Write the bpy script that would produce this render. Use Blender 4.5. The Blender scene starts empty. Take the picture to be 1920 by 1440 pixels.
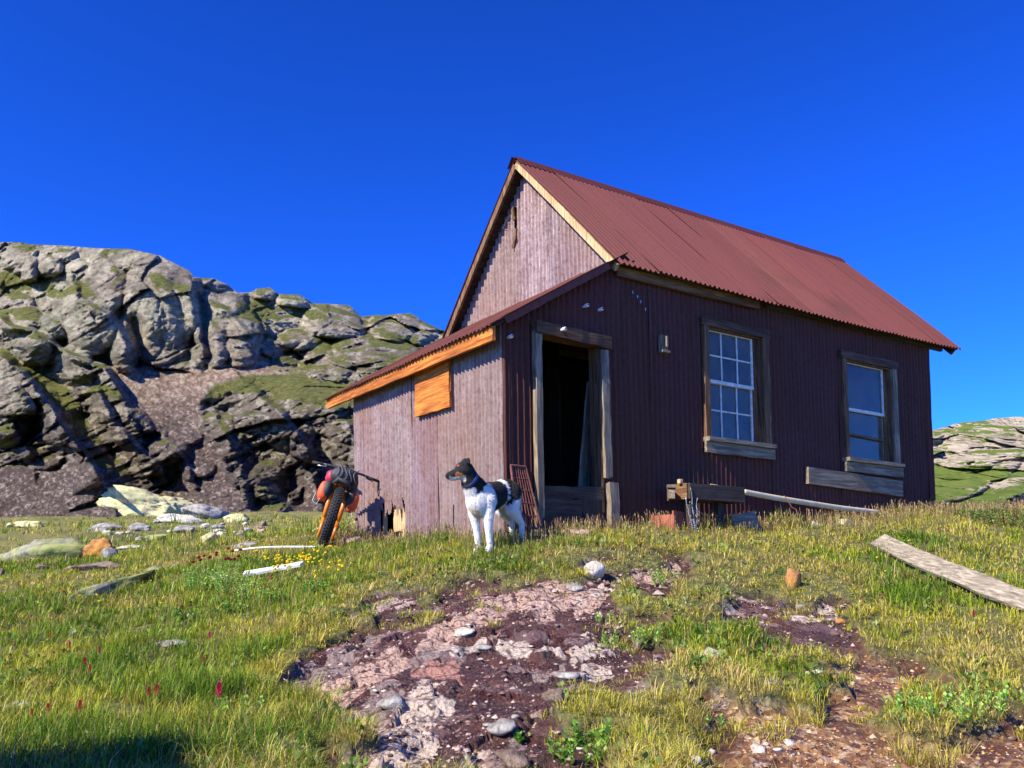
import bpy, bmesh, math, random
import numpy as np
from mathutils import Vector, Matrix, Euler
R = math.radians
random.seed(7); rng = np.random.default_rng(7)
S = bpy.context.scene
C = S.collection

# ------------------------------------------------------------------ camera, sky, sun, exposure
F = 1690.8; PITCH = R(12.914); W0, H0 = 1920, 1440
cam_d = bpy.data.cameras.new('camera'); cam = bpy.data.objects.new('camera', cam_d); C.objects.link(cam)
cam.rotation_euler = (R(90) + PITCH, 0, 0)
cam_d.sensor_width = 36; cam_d.lens = F / W0 * 36; cam_d.clip_start = .05; cam_d.clip_end = 5000
S.camera = cam
SUN_DIR = Vector((-.622, -.489, .60)).normalized()          # towards the sun
sun_d = bpy.data.lights.new('sun', 'SUN'); sun_d.energy = 5; sun_d.angle = R(.5); sun_d.color = (1, .92, .77)
sun = bpy.data.objects.new('sun', sun_d); C.objects.link(sun)
sun.rotation_euler = SUN_DIR.to_track_quat('Z', 'Y').to_euler(); sun.location = (-20, -15, 25)
wd = bpy.data.worlds.new('World'); S.world = wd; wd.use_nodes = True
nt = wd.node_tree; nt.nodes.clear()
sk = nt.nodes.new('ShaderNodeTexSky'); sk.sky_type = 'NISHITA'; sk.sun_disc = False
sk.sun_elevation = math.asin(SUN_DIR.z); sk.sun_rotation = math.atan2(SUN_DIR.x, SUN_DIR.y)
sk.altitude = 3600; sk.air_density = 1.0; sk.dust_density = .2; sk.ozone_density = 4
hs = nt.nodes.new('ShaderNodeHueSaturation'); hs.inputs['Saturation'].default_value = 1.15; hs.inputs['Value'].default_value = 1.0
bg = nt.nodes.new('ShaderNodeBackground'); bg.inputs['Strength'].default_value = .12
wo = nt.nodes.new('ShaderNodeOutputWorld')
nt.links.new(sk.outputs[0], hs.inputs['Color']); mxs = nt.nodes.new('ShaderNodeMix'); mxs.data_type = 'RGBA'; mxs.blend_type = 'MULTIPLY'; mxs.inputs[0].default_value = 1; mxs.inputs[7].default_value = (.20, .47, 1.0, 1)
gm_ = nt.nodes.new('ShaderNodeGamma'); gm_.inputs[1].default_value = 1.3; nt.links.new(hs.outputs[0], gm_.inputs[0]); nt.links.new(gm_.outputs[0], mxs.inputs[6]); nt.links.new(mxs.outputs[2], bg.inputs[0]); nt.links.new(bg.outputs[0], wo.inputs[0])
S.view_settings.view_transform = 'Standard'; S.view_settings.look = 'None'; S.view_settings.exposure = .95; S.view_settings.gamma = 1

# ------------------------------------------------------------------ picture <-> place helpers
cp, sp_ = math.cos(PITCH), math.sin(PITCH)
def ray(px, py):
    xc = (np.asarray(px, float) - 960) / F; yc = -(np.asarray(py, float) - 720) / F
    return xc, cp - yc * sp_, sp_ + yc * cp
def at(px, py, Y):
    x, y, z = ray(px, py); k = np.asarray(Y, float) / y
    return np.stack([x * k, y * k, z * k], -1)
def topx(P):
    P = np.asarray(P, float); X, Y, Z = P[..., 0], P[..., 1], P[..., 2]
    d = np.maximum(Y * cp + Z * sp_, .05); u = -Y * sp_ + Z * cp
    return 960 + F * X / d, 720 - F * u / d

# ------------------------------------------------------------------ noise
def _h(i, j, k, s=0):
    n = (i.astype(np.int64) * 374761393 + j.astype(np.int64) * 668265263 + k.astype(np.int64) * 2147483647 + s * 1274126177) & 0xffffffff
    n = ((n ^ (n >> 13)) * 1274126177) & 0xffffffff
    n = ((n ^ (n >> 16)) * 2246822519) & 0xffffffff
    return ((n ^ (n >> 15)) & 0xffffff) / float(0xffffff)
def vnoise(P, s=0):
    f = np.floor(P); i, j, k = f[..., 0], f[..., 1], f[..., 2]; t = P - f; t = t * t * t * (t * (t * 6 - 15) + 10)
    o = 0
    for a in (0, 1):
        for b in (0, 1):
            for c in (0, 1):
                w = (t[..., 0] if a else 1 - t[..., 0]) * (t[..., 1] if b else 1 - t[..., 1]) * (t[..., 2] if c else 1 - t[..., 2])
                o = o + w * _h(i + a, j + b, k + c, s)
    return o * 2 - 1
def fbm(P, sc=1., oct=4, s=0, gain=.5):
    P = np.asarray(P, float) / sc; o = 0; a = 1; n = 0
    for q in range(oct):
        o = o + a * vnoise(P + 17.3 * q, s + q); n += a; a *= gain; P = P * 2.03
    return o / n
def voro(P, sc=1., s=0):
    P = np.asarray(P, float) / sc; f = np.floor(P); b1 = np.full(P.shape[:-1], 9.); b2 = b1.copy(); idc = np.zeros(P.shape[:-1])
    for a in (-1, 0, 1):
        for b in (-1, 0, 1):
            for c in (-1, 0, 1):
                g = f + np.array([a, b, c]); i, j, k = g[..., 0], g[..., 1], g[..., 2]
                q = g + np.stack([_h(i, j, k, s), _h(i, j, k, s + 1), _h(i, j, k, s + 2)], -1)
                d = np.sqrt(((q - P) ** 2).sum(-1)); hh = _h(i, j, k, s + 3)
                m = d < b1; b2 = np.where(m, b1, np.minimum(b2, d)); idc = np.where(m, hh, idc); b1 = np.where(m, d, b1)
    return b1, b2, idc
def facet(P, sc=1., s=0):                                  # broken planes: each cell its own tilted face
    P = np.asarray(P, float) / sc; f = np.floor(P); b1 = np.full(P.shape[:-1], 9.); b2 = b1.copy(); o = np.zeros(P.shape[:-1]); idc = o.copy()
    for a in (-1, 0, 1):
        for b in (-1, 0, 1):
            for c in (-1, 0, 1):
                g = f + np.array([a, b, c]); i, j, k = g[..., 0], g[..., 1], g[..., 2]; q = g + np.stack([_h(i, j, k, s), _h(i, j, k, s + 1), _h(i, j, k, s + 2)], -1); e = P - q; d = np.sqrt((e ** 2).sum(-1)); hh = _h(i, j, k, s + 3)
                v = (e[..., 0] * (_h(i, j, k, s + 4) - .5) + e[..., 1] * (_h(i, j, k, s + 5) - .5) + e[..., 2] * (_h(i, j, k, s + 6) - .5)) * 2 + (hh - .5) * .7
                m = d < b1; b2 = np.where(m, b1, np.minimum(b2, d)); idc = np.where(m, hh, idc); o = np.where(m, v, o); b1 = np.where(m, d, b1)
    return o * sc, b2 - b1, idc
def sstep(a, b, x): t = np.clip((x - a) / (b - a), 0, 1); return t * t * (3 - 2 * t)
class RBF:
    def __init__(s, X, y, e=1., reg=1e-3):
        s.X = np.asarray(X, float); s.e = e; n = len(s.X)
        A = np.zeros((n + 3, n + 3)); A[:n, :n] = s.k(s.X) - reg * np.eye(n); A[:n, n] = 1; A[:n, n + 1:] = s.X; A[n, :n] = 1; A[n + 1:, :n] = s.X.T
        s.w = np.linalg.lstsq(A, np.r_[y, 0, 0, 0], rcond=None)[0]
    def k(s, Q): return np.sqrt(((Q[:, None, :] - s.X[None]) ** 2).sum(-1) + s.e ** 2)
    def __call__(s, Q):
        Q = np.asarray(Q, float); sh = Q.shape[:-1]; Q = Q.reshape(-1, 2); o = np.empty(len(Q))
        for i in range(0, len(Q), 20000):
            q = Q[i:i + 20000]; o[i:i + 20000] = s.k(q) @ s.w[:-3] + s.w[-3] + q @ s.w[-2:]
        return o.reshape(sh)
def sdpoly(px, py, poly):                                   # >0 inside, in px
    p = np.array(poly, float); n = len(p); d = np.full(px.shape, 1e9); ins = np.zeros(px.shape, bool)
    for i in range(n):
        a, b = p[i], p[(i + 1) % n]; e = b - a; wx, wy = px - a[0], py - a[1]
        t = np.clip((wx * e[0] + wy * e[1]) / (e @ e), 0, 1)
        d = np.minimum(d, np.hypot(wx - e[0] * t, wy - e[1] * t))
        if a[1] != b[1]:
            c = ((a[1] > py) != (b[1] > py)) & (px < (b[0] - a[0]) * (py - a[1]) / (b[1] - a[1]) + a[0]); ins ^= c
    return np.where(ins, d, -d)

# ------------------------------------------------------------------ object helpers
def tag(o, label=None, cat=None, group=None, kind=None):
    if label: o['label'] = label
    if cat: o['category'] = cat
    if group: o['group'] = group
    if kind: o['kind'] = kind
    return o
def empty(name, loc=(0, 0, 0), rz=0, label=None, cat=None, group=None):
    o = bpy.data.objects.new(name, None); C.objects.link(o); o.location = loc; o.rotation_euler = (0, 0, rz); o.empty_display_size = .2
    return tag(o, label, cat, group)
def link(name, me, mat, parent=None):
    o = bpy.data.objects.new(name, me); C.objects.link(o)
    if mat is not None: me.materials.append(mat)
    if parent: o.parent = parent
    return o
def npmesh(name, V, faces4=None, faces3=None, col=None, smooth=False, extra=None):
    me = bpy.data.meshes.new(name); V = np.asarray(V, np.float32); me.vertices.add(len(V)); me.vertices.foreach_set('co', V.ravel())
    L = []; ls = []; n = 0
    if faces4 is not None and len(faces4): f = np.asarray(faces4, np.int32); L.append(f.ravel()); ls.append(np.arange(len(f)) * 4); n = f.size
    if faces3 is not None and len(faces3): f = np.asarray(faces3, np.int32); L.append(f.ravel()); ls.append(n + np.arange(len(f)) * 3)
    L = np.concatenate(L).astype(np.int32); ls = np.concatenate(ls).astype(np.int32)
    me.loops.add(len(L)); me.loops.foreach_set('vertex_index', L); me.polygons.add(len(ls)); me.polygons.foreach_set('loop_start', ls)
    me.update(calc_edges=True)
    if smooth: me.polygons.foreach_set('use_smooth', np.ones(len(ls), bool))
    for nm, c in (({'Col': col} if col is not None else {}) | (extra or {})).items():
        a = me.color_attributes.new(nm, 'FLOAT_COLOR', 'POINT'); c = np.asarray(c, np.float32)
        if c.ndim == 1: c = np.repeat(c[:, None], 3, 1)
        if c.shape[1] == 3: c = np.c_[c, np.ones(len(c))]
        a.data.foreach_set('color', c.astype(np.float32).ravel())
    me.validate(); return me
class MB:
    def __init__(s): s.v = []; s.f = []; s.c = []
    def add(s, V, Fc, col=None):
        n = len(s.v); s.v += [tuple(map(float, p)) for p in V]; s.f += [tuple(n + i for i in q) for q in Fc]
        s.c += [col if col is not None else (1, 1, 1)] * len(V); return s
    def box(s, c, d, M=None, col=None):
        V = [Vector((x * d[0] / 2, y * d[1] / 2, z * d[2] / 2)) for x in (-1, 1) for y in (-1, 1) for z in (-1, 1)]
        if M is not None: V = [M @ p for p in V]
        V = [p + Vector(c) for p in V]
        return s.add(V, [(0, 1, 3, 2), (4, 6, 7, 5), (0, 4, 5, 1), (2, 3, 7, 6), (0, 2, 6, 4), (1, 5, 7, 3)], col)
    def bar(s, a, b, w, t, up=(0, 0, 1), seg=6, j=.0, col=None, taper=1., ends=0.):   # board from a to b, width w along 'up', thickness t
        a, b = Vector(a), Vector(b); d = (b - a).normalized(); up = Vector(up); up = (up - d * up.dot(d)).normalized(); n = d.cross(up)
        V = []
        for i in range(seg + 1):
            k = i / seg; p = a.lerp(b, k); ww = w * (1 + (taper - 1) * k) / 2
            j1 = random.uniform(-j, j); j2 = random.uniform(-j, j); jn = random.uniform(-j, j) * .5
            for q, (x, y) in enumerate(((-1, -1), (1, -1), (1, 1), (-1, 1))):
                e = random.uniform(-ends, ends) if i in (0, seg) else 0
                V.append(p + up * (x * ww + (j1 if x < 0 else j2)) + n * (y * t / 2 + jn) + d * e)
        Fc = [(0, 1, 2, 3), tuple(4 * seg + q for q in (3, 2, 1, 0))]
        for i in range(seg):
            for q in range(4): Fc.append((4 * i + q, 4 * i + 4 + q, 4 * i + 4 + (q + 1) % 4, 4 * i + (q + 1) % 4))
        return s.add(V, Fc, col)
    def tube(s, P, r, n=8, col=None, cap=True):
        P = [Vector(p) for p in P]; r = r if hasattr(r, '__len__') else [r] * len(P); V = []; ax = None
        for i, p in enumerate(P):
            d = (P[min(i + 1, len(P) - 1)] - P[max(i - 1, 0)]).normalized()
            if ax is None: ax = d.orthogonal().normalized()
            else: ax = (ax - d * ax.dot(d)).normalized()
            bx = d.cross(ax)
            for k in range(n):
                t = 2 * math.pi * k / n; V.append(p + (ax * math.cos(t) + bx * math.sin(t)) * r[i])
        Fc = [(i * n + k, i * n + (k + 1) % n, (i + 1) * n + (k + 1) % n, (i + 1) * n + k) for i in range(len(P) - 1) for k in range(n)]
        if cap: Fc += [tuple(range(n))[::-1], tuple((len(P) - 1) * n + k for k in range(n))]
        return s.add(V, Fc, col)
    def ell(s, c, r, M=None, n=12, m=8, col=None, jit=0.):
        V = []; 
        for i in range(m + 1):
            th = math.pi * i / m
            for k in range(n):
                ph = 2 * math.pi * k / n; q = 1 + random.uniform(-jit, jit)
                V.append(Vector((r[0] * math.sin(th) * math.cos(ph), r[1] * math.sin(th) * math.sin(ph), r[2] * math.cos(th))) * q)
        if M is not None: V = [M @ p for p in V]
        V = [p + Vector(c) for p in V]
        Fc = [(i * n + k, i * n + (k + 1) % n, (i + 1) * n + (k + 1) % n, (i + 1) * n + k) for i in range(m) for k in range(n)]
        return s.add(V, Fc, col)
    def torus(s, c, R_, r, ax='x', n=40, m=10, col=None, squash=1.):
        V = []
        for i in range(n):
            a = 2 * math.pi * i / n
            for k in range(m):
                b = 2 * math.pi * k / m; rr = R_ + r * math.cos(b) ; h = r * squash * math.sin(b)
                V.append(Vector(c) + (Vector((h, rr * math.cos(a), rr * math.sin(a))) if ax == 'x' else Vector((rr * math.cos(a), rr * math.sin(a), h))))
        Fc = [(i * m + k, i * m + (k + 1) % m, ((i + 1) % n) * m + (k + 1) % m, ((i + 1) % n) * m + k) for i in range(n) for k in range(m)]
        return s.add(V, Fc, col)
    def build(s, name, mat, parent=None, smooth=False, fn=None, bevel=0, fix=True):
        me = bpy.data.meshes.new(name); V = s.v if fn is None else [tuple(fn(p)) for p in s.v]
        me.from_pydata(V, [], s.f)
        a = me.color_attributes.new('Col', 'FLOAT_COLOR', 'POINT'); a.data.foreach_set('color', np.array([tuple(c) + (1,) for c in s.c], np.float32).ravel())
        if fix:
            bm = bmesh.new(); bm.from_mesh(me); bmesh.ops.recalc_face_normals(bm, faces=bm.faces); bm.to_mesh(me); bm.free()
        if smooth: me.polygons.foreach_set('use_smooth', np.ones(len(me.polygons), bool))
        o = link(name, me, mat, parent)
        if bevel:
            md = o.modifiers.new('bevel', 'BEVEL'); md.width = bevel; md.segments = 1; md.limit_method = 'ANGLE'
        return o

# ------------------------------------------------------------------ materials
class NT:
    def __init__(s, name):
        s.m = bpy.data.materials.new(name); s.m.use_nodes = True; s.t = s.m.node_tree; s.t.nodes.clear()
        s.o = s.n('ShaderNodeOutputMaterial'); s.co = None
    def n(s, typ, **kw):
        x = s.t.nodes.new(typ)
        for k, v in kw.items():
            if hasattr(x, k): setattr(x, k, v)
        return x
    def l(s, a, b): s.t.links.new(a, b)
    def coord(s, scale=(1, 1, 1), kind='Object', rot=(0, 0, 0)):
        if s.co is None: s.co = s.n('ShaderNodeTexCoord')
        m = s.n('ShaderNodeMapping'); m.inputs['Scale'].default_value = scale; m.inputs['Rotation'].default_value = rot; s.l(s.co.outputs[kind], m.inputs['Vector']); return m.outputs[0]
    def noise(s, sc, v=None, det=6, rough=.6, dist=0):
        x = s.n('ShaderNodeTexNoise'); x.inputs['Scale'].default_value = sc; x.inputs['Detail'].default_value = det; x.inputs['Roughness'].default_value = rough; x.inputs['Distortion'].default_value = dist
        s.l(v if v is not None else s.coord(), x.inputs['Vector']); return x.outputs['Fac']
    def vor(s, sc, v=None, feat='F1', out='Distance', rnd=1):
        x = s.n('ShaderNodeTexVoronoi', feature=feat); x.inputs['Scale'].default_value = sc; x.inputs['Randomness'].default_value = rnd; s.l(v if v is not None else s.coord(), x.inputs['Vector']); return x.outputs[out]
    def ramp(s, f, stops):
        x = s.n('ShaderNodeValToRGB'); r = x.color_ramp
        while len(r.elements) < len(stops): r.elements.new(.5)
        for e, (p, c) in zip(r.elements, stops): e.position = p; e.color = (c if hasattr(c, '__len__') else (c, c, c)) + (1,) if not (hasattr(c, '__len__') and len(c) == 4) else c
        s.l(f, x.inputs[0]); return x.outputs[0]
    def mix(s, f, a, b, mode='MIX'):
        x = s.n('ShaderNodeMix', data_type='RGBA', blend_type=mode)
        for i, v in ((0, f), (6, a), (7, b)):
            if isinstance(v, bpy.types.NodeSocket): s.l(v, x.inputs[i])
            elif i == 0: x.inputs[i].default_value = v
            else: x.inputs[i].default_value = tuple(v) + (1,)
        return x.outputs[2]
    def math(s, op, a, b=0.):
        x = s.n('ShaderNodeMath', operation=op)
        for i, v in enumerate((a, b)):
            if isinstance(v, bpy.types.NodeSocket): s.l(v, x.inputs[i])
            else: x.inputs[i].default_value = v
        return x.outputs[0]
    def attr(s, n='Col'): x = s.n('ShaderNodeAttribute'); x.attribute_name = n; return x.outputs['Color']
    def sep(s, c): x = s.n('ShaderNodeSeparateColor'); s.l(c, x.inputs[0]); return x.outputs
    def pr(s, col, rough=.7, metal=0., bump=None, bs=.3, bd=.02, spec=.5, **kw):
        p = s.n('ShaderNodeBsdfPrincipled')
        for k, v in (('Base Color', col), ('Roughness', rough), ('Metallic', metal), ('Specular IOR Level', spec)) + tuple(kw.items()):
            if isinstance(v, bpy.types.NodeSocket): s.l(v, p.inputs[k])
            elif k == 'Base Color': p.inputs[k].default_value = tuple(v) + (1,)
            else: p.inputs[k].default_value = v
        if bump is not None:
            b = s.n('ShaderNodeBump'); b.inputs['Strength'].default_value = bs; b.inputs['Distance'].default_value = bd; s.l(bump, b.inputs['Height']); s.l(b.outputs[0], p.inputs['Normal'])
        s.l(p.outputs[0], s.o.inputs[0]); return s.m
def plain(name, c, rough=.6, metal=0., var=.25, sc=30, bs=.2, spec=.5):
    t = NT(name); n = t.noise(sc); c2 = tuple(x * (1 - var) for x in c); c3 = tuple(min(1, x * (1 + var)) for x in c)
    return t.pr(t.ramp(n, [(.3, c2), (.7, c3)]), rough, metal, n, bs, .004, spec)
def wood(name, c1, c2, axis=0, rough=.75, crack=.6):
    t = NT(name); sc = [22, 22, 22]; sc[axis] = 1.3
    v = t.coord(tuple(sc)); n = t.noise(1.6, v, 8, .65, .6); sc2 = [60, 60, 60]; sc2[axis] = 1.2; n2 = t.noise(1.5, t.coord(tuple(sc2)), 4, .7)
    big = t.noise(2.2, t.coord((1, 1, 1)), 3)
    c = t.ramp(n, [(.3, tuple(x * .45 for x in c1)), (.45, c1), (.62, c2), (.75, tuple(min(1, x * 1.25) for x in c2))])
    c = t.mix(t.ramp(n2, [(.3, .8), (.42, 0.)]), c, tuple(x * .25 for x in c1))
    c = t.mix(t.ramp(big, [(.4, 0.), (.65, .45)]), c, tuple(x * .5 for x in c1))
    return t.pr(c, rough, 0, t.math('ADD', n, n2), .6, .01, .3)
def corr(name, base, rust, pale, rough=.5, metal=.25, mott=1.):
    t = NT(name); big = t.noise(1.1, t.coord((1, 1, .5)), 5, .6); st = t.noise(1.6, t.coord((6, 6, .8)), 3, .6); sp = t.noise(55, t.coord(), 3, .7); sp2 = t.noise(20, t.coord((1, 1, .8)), 6, .85)
    tone = t.attr('Col'); lvl = t.sep(t.noise(.8, t.coord((1, 1, .4)), 3, .5))[0]
    c = t.mix(t.ramp(big, [(.40, 0.), (.62, .8 * mott)]), base, rust)
    worn = t.math('MULTIPLY', t.ramp(t.math('ADD', t.math('MULTIPLY', sp2, .72), t.math('MULTIPLY', st, .28)), [(.38, 0.), (.68, 1.)]), t.ramp(big, [(.35, .62 * mott), (.65, .36 * mott)]))
    c = t.mix(worn, c, pale); c = t.mix(t.ramp(sp2, [(.30, .4 * mott), (.42, 0.)]), c, tuple(x * .4 for x in base))
    c = t.mix(.8, c, tone, 'MULTIPLY')
    return t.pr(c, t.ramp(sp, [(.35, rough - .08), (.65, rough + .12)]), t.math('MULTIPLY', worn, metal), t.math('ADD', sp, t.math('MULTIPLY', sp2, 2.)), .3, .003, .08)
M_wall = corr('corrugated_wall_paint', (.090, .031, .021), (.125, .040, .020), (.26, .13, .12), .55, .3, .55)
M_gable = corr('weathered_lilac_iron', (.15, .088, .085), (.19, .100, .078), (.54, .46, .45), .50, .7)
M_roof = corr('corrugated_roof_paint', (.110, .036, .034), (.122, .046, .036), (.20, .09, .085), .6, .1, .3)
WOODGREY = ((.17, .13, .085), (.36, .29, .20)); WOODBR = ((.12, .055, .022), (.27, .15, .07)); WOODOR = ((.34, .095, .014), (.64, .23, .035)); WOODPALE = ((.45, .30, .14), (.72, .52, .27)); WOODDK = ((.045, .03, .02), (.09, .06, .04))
MW = {}
def wm(kind, ax):
    k = (kind, ax)
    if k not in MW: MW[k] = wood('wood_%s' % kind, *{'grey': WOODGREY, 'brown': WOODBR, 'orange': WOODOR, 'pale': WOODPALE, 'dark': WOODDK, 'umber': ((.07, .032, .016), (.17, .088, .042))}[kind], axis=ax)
    return MW[k]
M_white = plain('flaking_white_paint', (.62, .62, .58), .6, 0, .3, 20)
M_black = plain('black_plastic', (.018, .018, .02), .5); M_blacky = plain('black_nylon', (.03, .03, .035), .7)
M_rubber = plain('tyre_rubber', (.018, .018, .019), .8); M_steel = plain('worn_steel', (.5, .5, .5), .35, .9)
M_orange = plain('orange_frame_paint', (.66, .18, .012), .35); M_orbag = plain('orange_nylon', (.62, .09, .02), .6); M_red = plain('dark_red_nylon', (.42, .02, .05), .6)
M_porc = plain('white_porcelain', (.75, .75, .72), .2, 0, .1)
M_rust = plain('rusted_iron', (.20, .07, .05), .8, .2, .5, 40, .5)

# ------------------------------------------------------------------ terrain functions
TH = R(33.537); HO = Vector((-.067, 9.083, .568))           # the cabin's near corner and heading
gpts = []
def G(px, ys): gpts.extend((px, y, d) for y, d in ys)
G(-500, [(1440, 3.3), (1300, 4.9), (1180, 7.4), (1080, 12.5), (1010, 24), (972, 40)])
G(100, [(1440, 3.4), (1300, 4.8), (1200, 6.6), (1120, 9.0), (1050, 13.5), (1005, 22), (972, 40)])
G(350, [(1440, 3.4), (1300, 4.7), (1200, 6.2), (1120, 8.2), (1050, 12), (1003, 20), (975, 38)])
G(600, [(1440, 3.4), (1300, 4.6), (1200, 5.8), (1120, 7.4), (1060, 9.3), (1024, 11.2), (1000, 14.5), (985, 20), (974, 36)])
G(760, [(1440, 3.4), (1300, 4.5), (1200, 5.5), (1120, 6.8), (1060, 8.3), (1022, 10.2)])
G(950, [(1440, 3.4), (1300, 4.4), (1200, 5.4), (1120, 6.4), (1060, 7.6), (1022, 8.7), (1006, 9.4)])
G(1150, [(1440, 3.4), (1300, 4.4), (1200, 5.4), (1120, 6.4), (1050, 7.8), (1000, 9.3), (985, 10.2)])
G(1450, [(1440, 3.4), (1300, 4.6), (1200, 5.7), (1110, 7.1), (1040, 8.8), (990, 10.8), (972, 11.9)])
G(1700, [(1440, 3.5), (1300, 4.8), (1200, 6.0), (1110, 7.6), (1030, 9.7), (975, 12), (955, 13.4)])
G(1920, [(1440, 3.5), (1300, 4.9), (1200, 6.2), (1110, 8.0), (1030, 10.2), (980, 12.5), (955, 15)])
G(2400, [(1440, 3.8), (1300, 5.2), (1200, 6.8), (1110, 9.0), (1030, 12), (975, 16)])
gp_ = np.array([at(*p) for p in gpts])
ext = np.array([(0, 0, -1.25), (-4, 0, -1.2), (4, 0, -1.3), (0, -5, -1.9), (-12, -5, -1.8), (12, -5, -2.2), (0, -30, -5), (-40, -10, -3), (40, -10, -5), (0, -400, -40), (-400, -100, -10), (400, -100, -40),
                (3, 13, 1.0), (8, 18, 1.1), (2, 20, 1.0), (14, 26, 1.0), (4, 32, 1.8), (14, 45, 1.5), (25, 26, .6), (30, 45, 1.0), (0, 50, 4), (-60, 50, 5), (60, 60, 3), (0, 400, 10), (-400, 300, 20), (400, 300, 10)], float)
gp_ = np.vstack([gp_, ext])
zbase = RBF(gp_[:, :2], gp_[:, 2], 1.2, 2e-3)
BARE = [[(490, 1280), (590, 1215), (640, 1138), (700, 1108), (830, 1080), (960, 1072), (1060, 1062), (1130, 1045), (1280, 1046), (1315, 1070), (1250, 1098), (1170, 1112), (1160, 1142), (1240, 1160), (1275, 1200), (1225, 1260), (1210, 1310), (1090, 1350), (1150, 1390), (1120, 1500), (640, 1500), (655, 1390), (560, 1330), (610, 1290)],
        [(1320, 1160), (1390, 1120), (1470, 1105), (1580, 1108), (1590, 1160), (1640, 1205), (1720, 1235), (1800, 1265), (1800, 1295), (1700, 1290), (1640, 1262), (1600, 1212), (1480, 1208), (1400, 1190)],
        [(1240, 1480), (1290, 1400), (1330, 1325), (1440, 1300), (1480, 1275), (1530, 1290), (1560, 1262), (1650, 1262), (1700, 1290), (1650, 1320), (1645, 1345), (1750, 1365), (1830, 1325), (2050, 1300), (2050, 1480)],
        [(640, 1360), (600, 1330), (560, 1350), (620, 1500), (700, 1500)]]
def bare_sd(P3):                                           # metres, >0 inside bare soil
    px, py = topx(P3); w = fbm(P3 * np.array([1, 1, 0]), .28, 4, 5); w2 = fbm(P3 * np.array([1, 1, 0]), .9, 2, 9)
    d = np.hypot(P3[..., 0], P3[..., 1]); sd = np.full(px.shape, -1e9)
    ok = (P3[..., 1] > 1.5) & (px > 400) & (px < 2200) & (py > 1000) & (py < 1700)
    if ok.any():
        q = np.full(ok.sum(), -1e9)
        for p in BARE: q = np.maximum(q, sdpoly(px[ok], py[ok], p))
        sd[ok] = q * d[ok] / F + w[ok] * .16 + w2[ok] * .10
    return sd
SLABS = [([(800, 1190), (850, 1160), (920, 1126), (1000, 1100), (1075, 1090)], 22, 1, .055), ([(1150, 1076), (1090, 1098), (1010, 1108)], 8, 0, .05), ([(610, 1285), (680, 1250), (752, 1214)], 22, 1, .06), ([(790, 1240), (845, 1232)], 20, 2, .05),
         ([(712, 1420), (755, 1360), (805, 1308)], 36, 0, .07), ([(650, 1375), (700, 1325), (735, 1300)], 30, 3, .07), ([(855, 1450), (905, 1400)], 30, 0, .07), ([(1078, 1198), (1140, 1184)], 19, 0, .05), ([(1090, 1236), (1135, 1226)], 12, 0, .05), ([(1000, 1142), (1036, 1126)], 11, 1, .04),
         ([(1088, 1116), (1128, 1110)], 9, 1, .04), ([(1180, 1072), (1262, 1062)], 9, 1, .04), ([(955, 1196), (1035, 1188)], 14, 0, .05), ([(850, 1205), (905, 1186)], 12, 0, .05), ([(520, 1262), (580, 1240), (660, 1226)], 20, 3, .07), ([(1175, 1292), (1235, 1258)], 26, 3, .06), ([(636, 1154), (700, 1132)], 14, 3, .05),
         ([(925, 1398), (965, 1366)], 20, 3, .06), ([(940, 1452), (1000, 1420)], 24, 3, .06), ([(1225, 1172), (1285, 1152)], 14, 3, .05), ([(770, 1215), (800, 1205)], 12, 3, .05), ([(1500, 1138), (1560, 1132)], 9, 0, .04), ([(1040, 1290), (1090, 1270)], 14, 3, .05), ([(700, 1170), (760, 1150)], 10, 3, .04), ([(990, 1235), (1040, 1222)], 9, 3, .04)]
def slabs(P3):
    px, py = topx(P3); ok = (P3[..., 1] > 1.5) & (px > 450) & (px < 1650) & (py > 1040) & (py < 1600); m = np.zeros(px.shape); h = m.copy(); kd = m.copy() + 1
    if not ok.any(): return m, h, kd
    Q = P3[ok] * np.array([1, 1, 0]); x, y = px[ok] + fbm(Q, .22, 3, 21) * 34, py[ok] + fbm(Q, .20, 3, 22) * 20; wv = fbm(Q, .07, 2, 23) * 5; mm = np.zeros(x.shape); hh = mm.copy(); kk = mm + 1
    for L_, w, k, H_ in SLABS:
        w = w * 1.4
        p = np.array(L_, float); d = np.full(x.shape, 1e9)
        for i in range(len(p) - 1):
            a, b = p[i], p[i + 1]; e = b - a; t = np.clip(((x - a[0]) * e[0] + (y - a[1]) * e[1]) / (e @ e), 0, 1); d = np.minimum(d, np.hypot(x - a[0] - e[0] * t, (y - a[1] - e[1] * t) * 1.15))
        u = np.clip((w - d + wv) / (w * .5 + 3), 0, 1); kk = np.where(u > mm, k / 3, kk); hh = np.maximum(hh, u * H_); mm = np.maximum(mm, u)
    m[ok] = mm; h[ok] = hh; kd[ok] = kk; return m, h, kd
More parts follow.
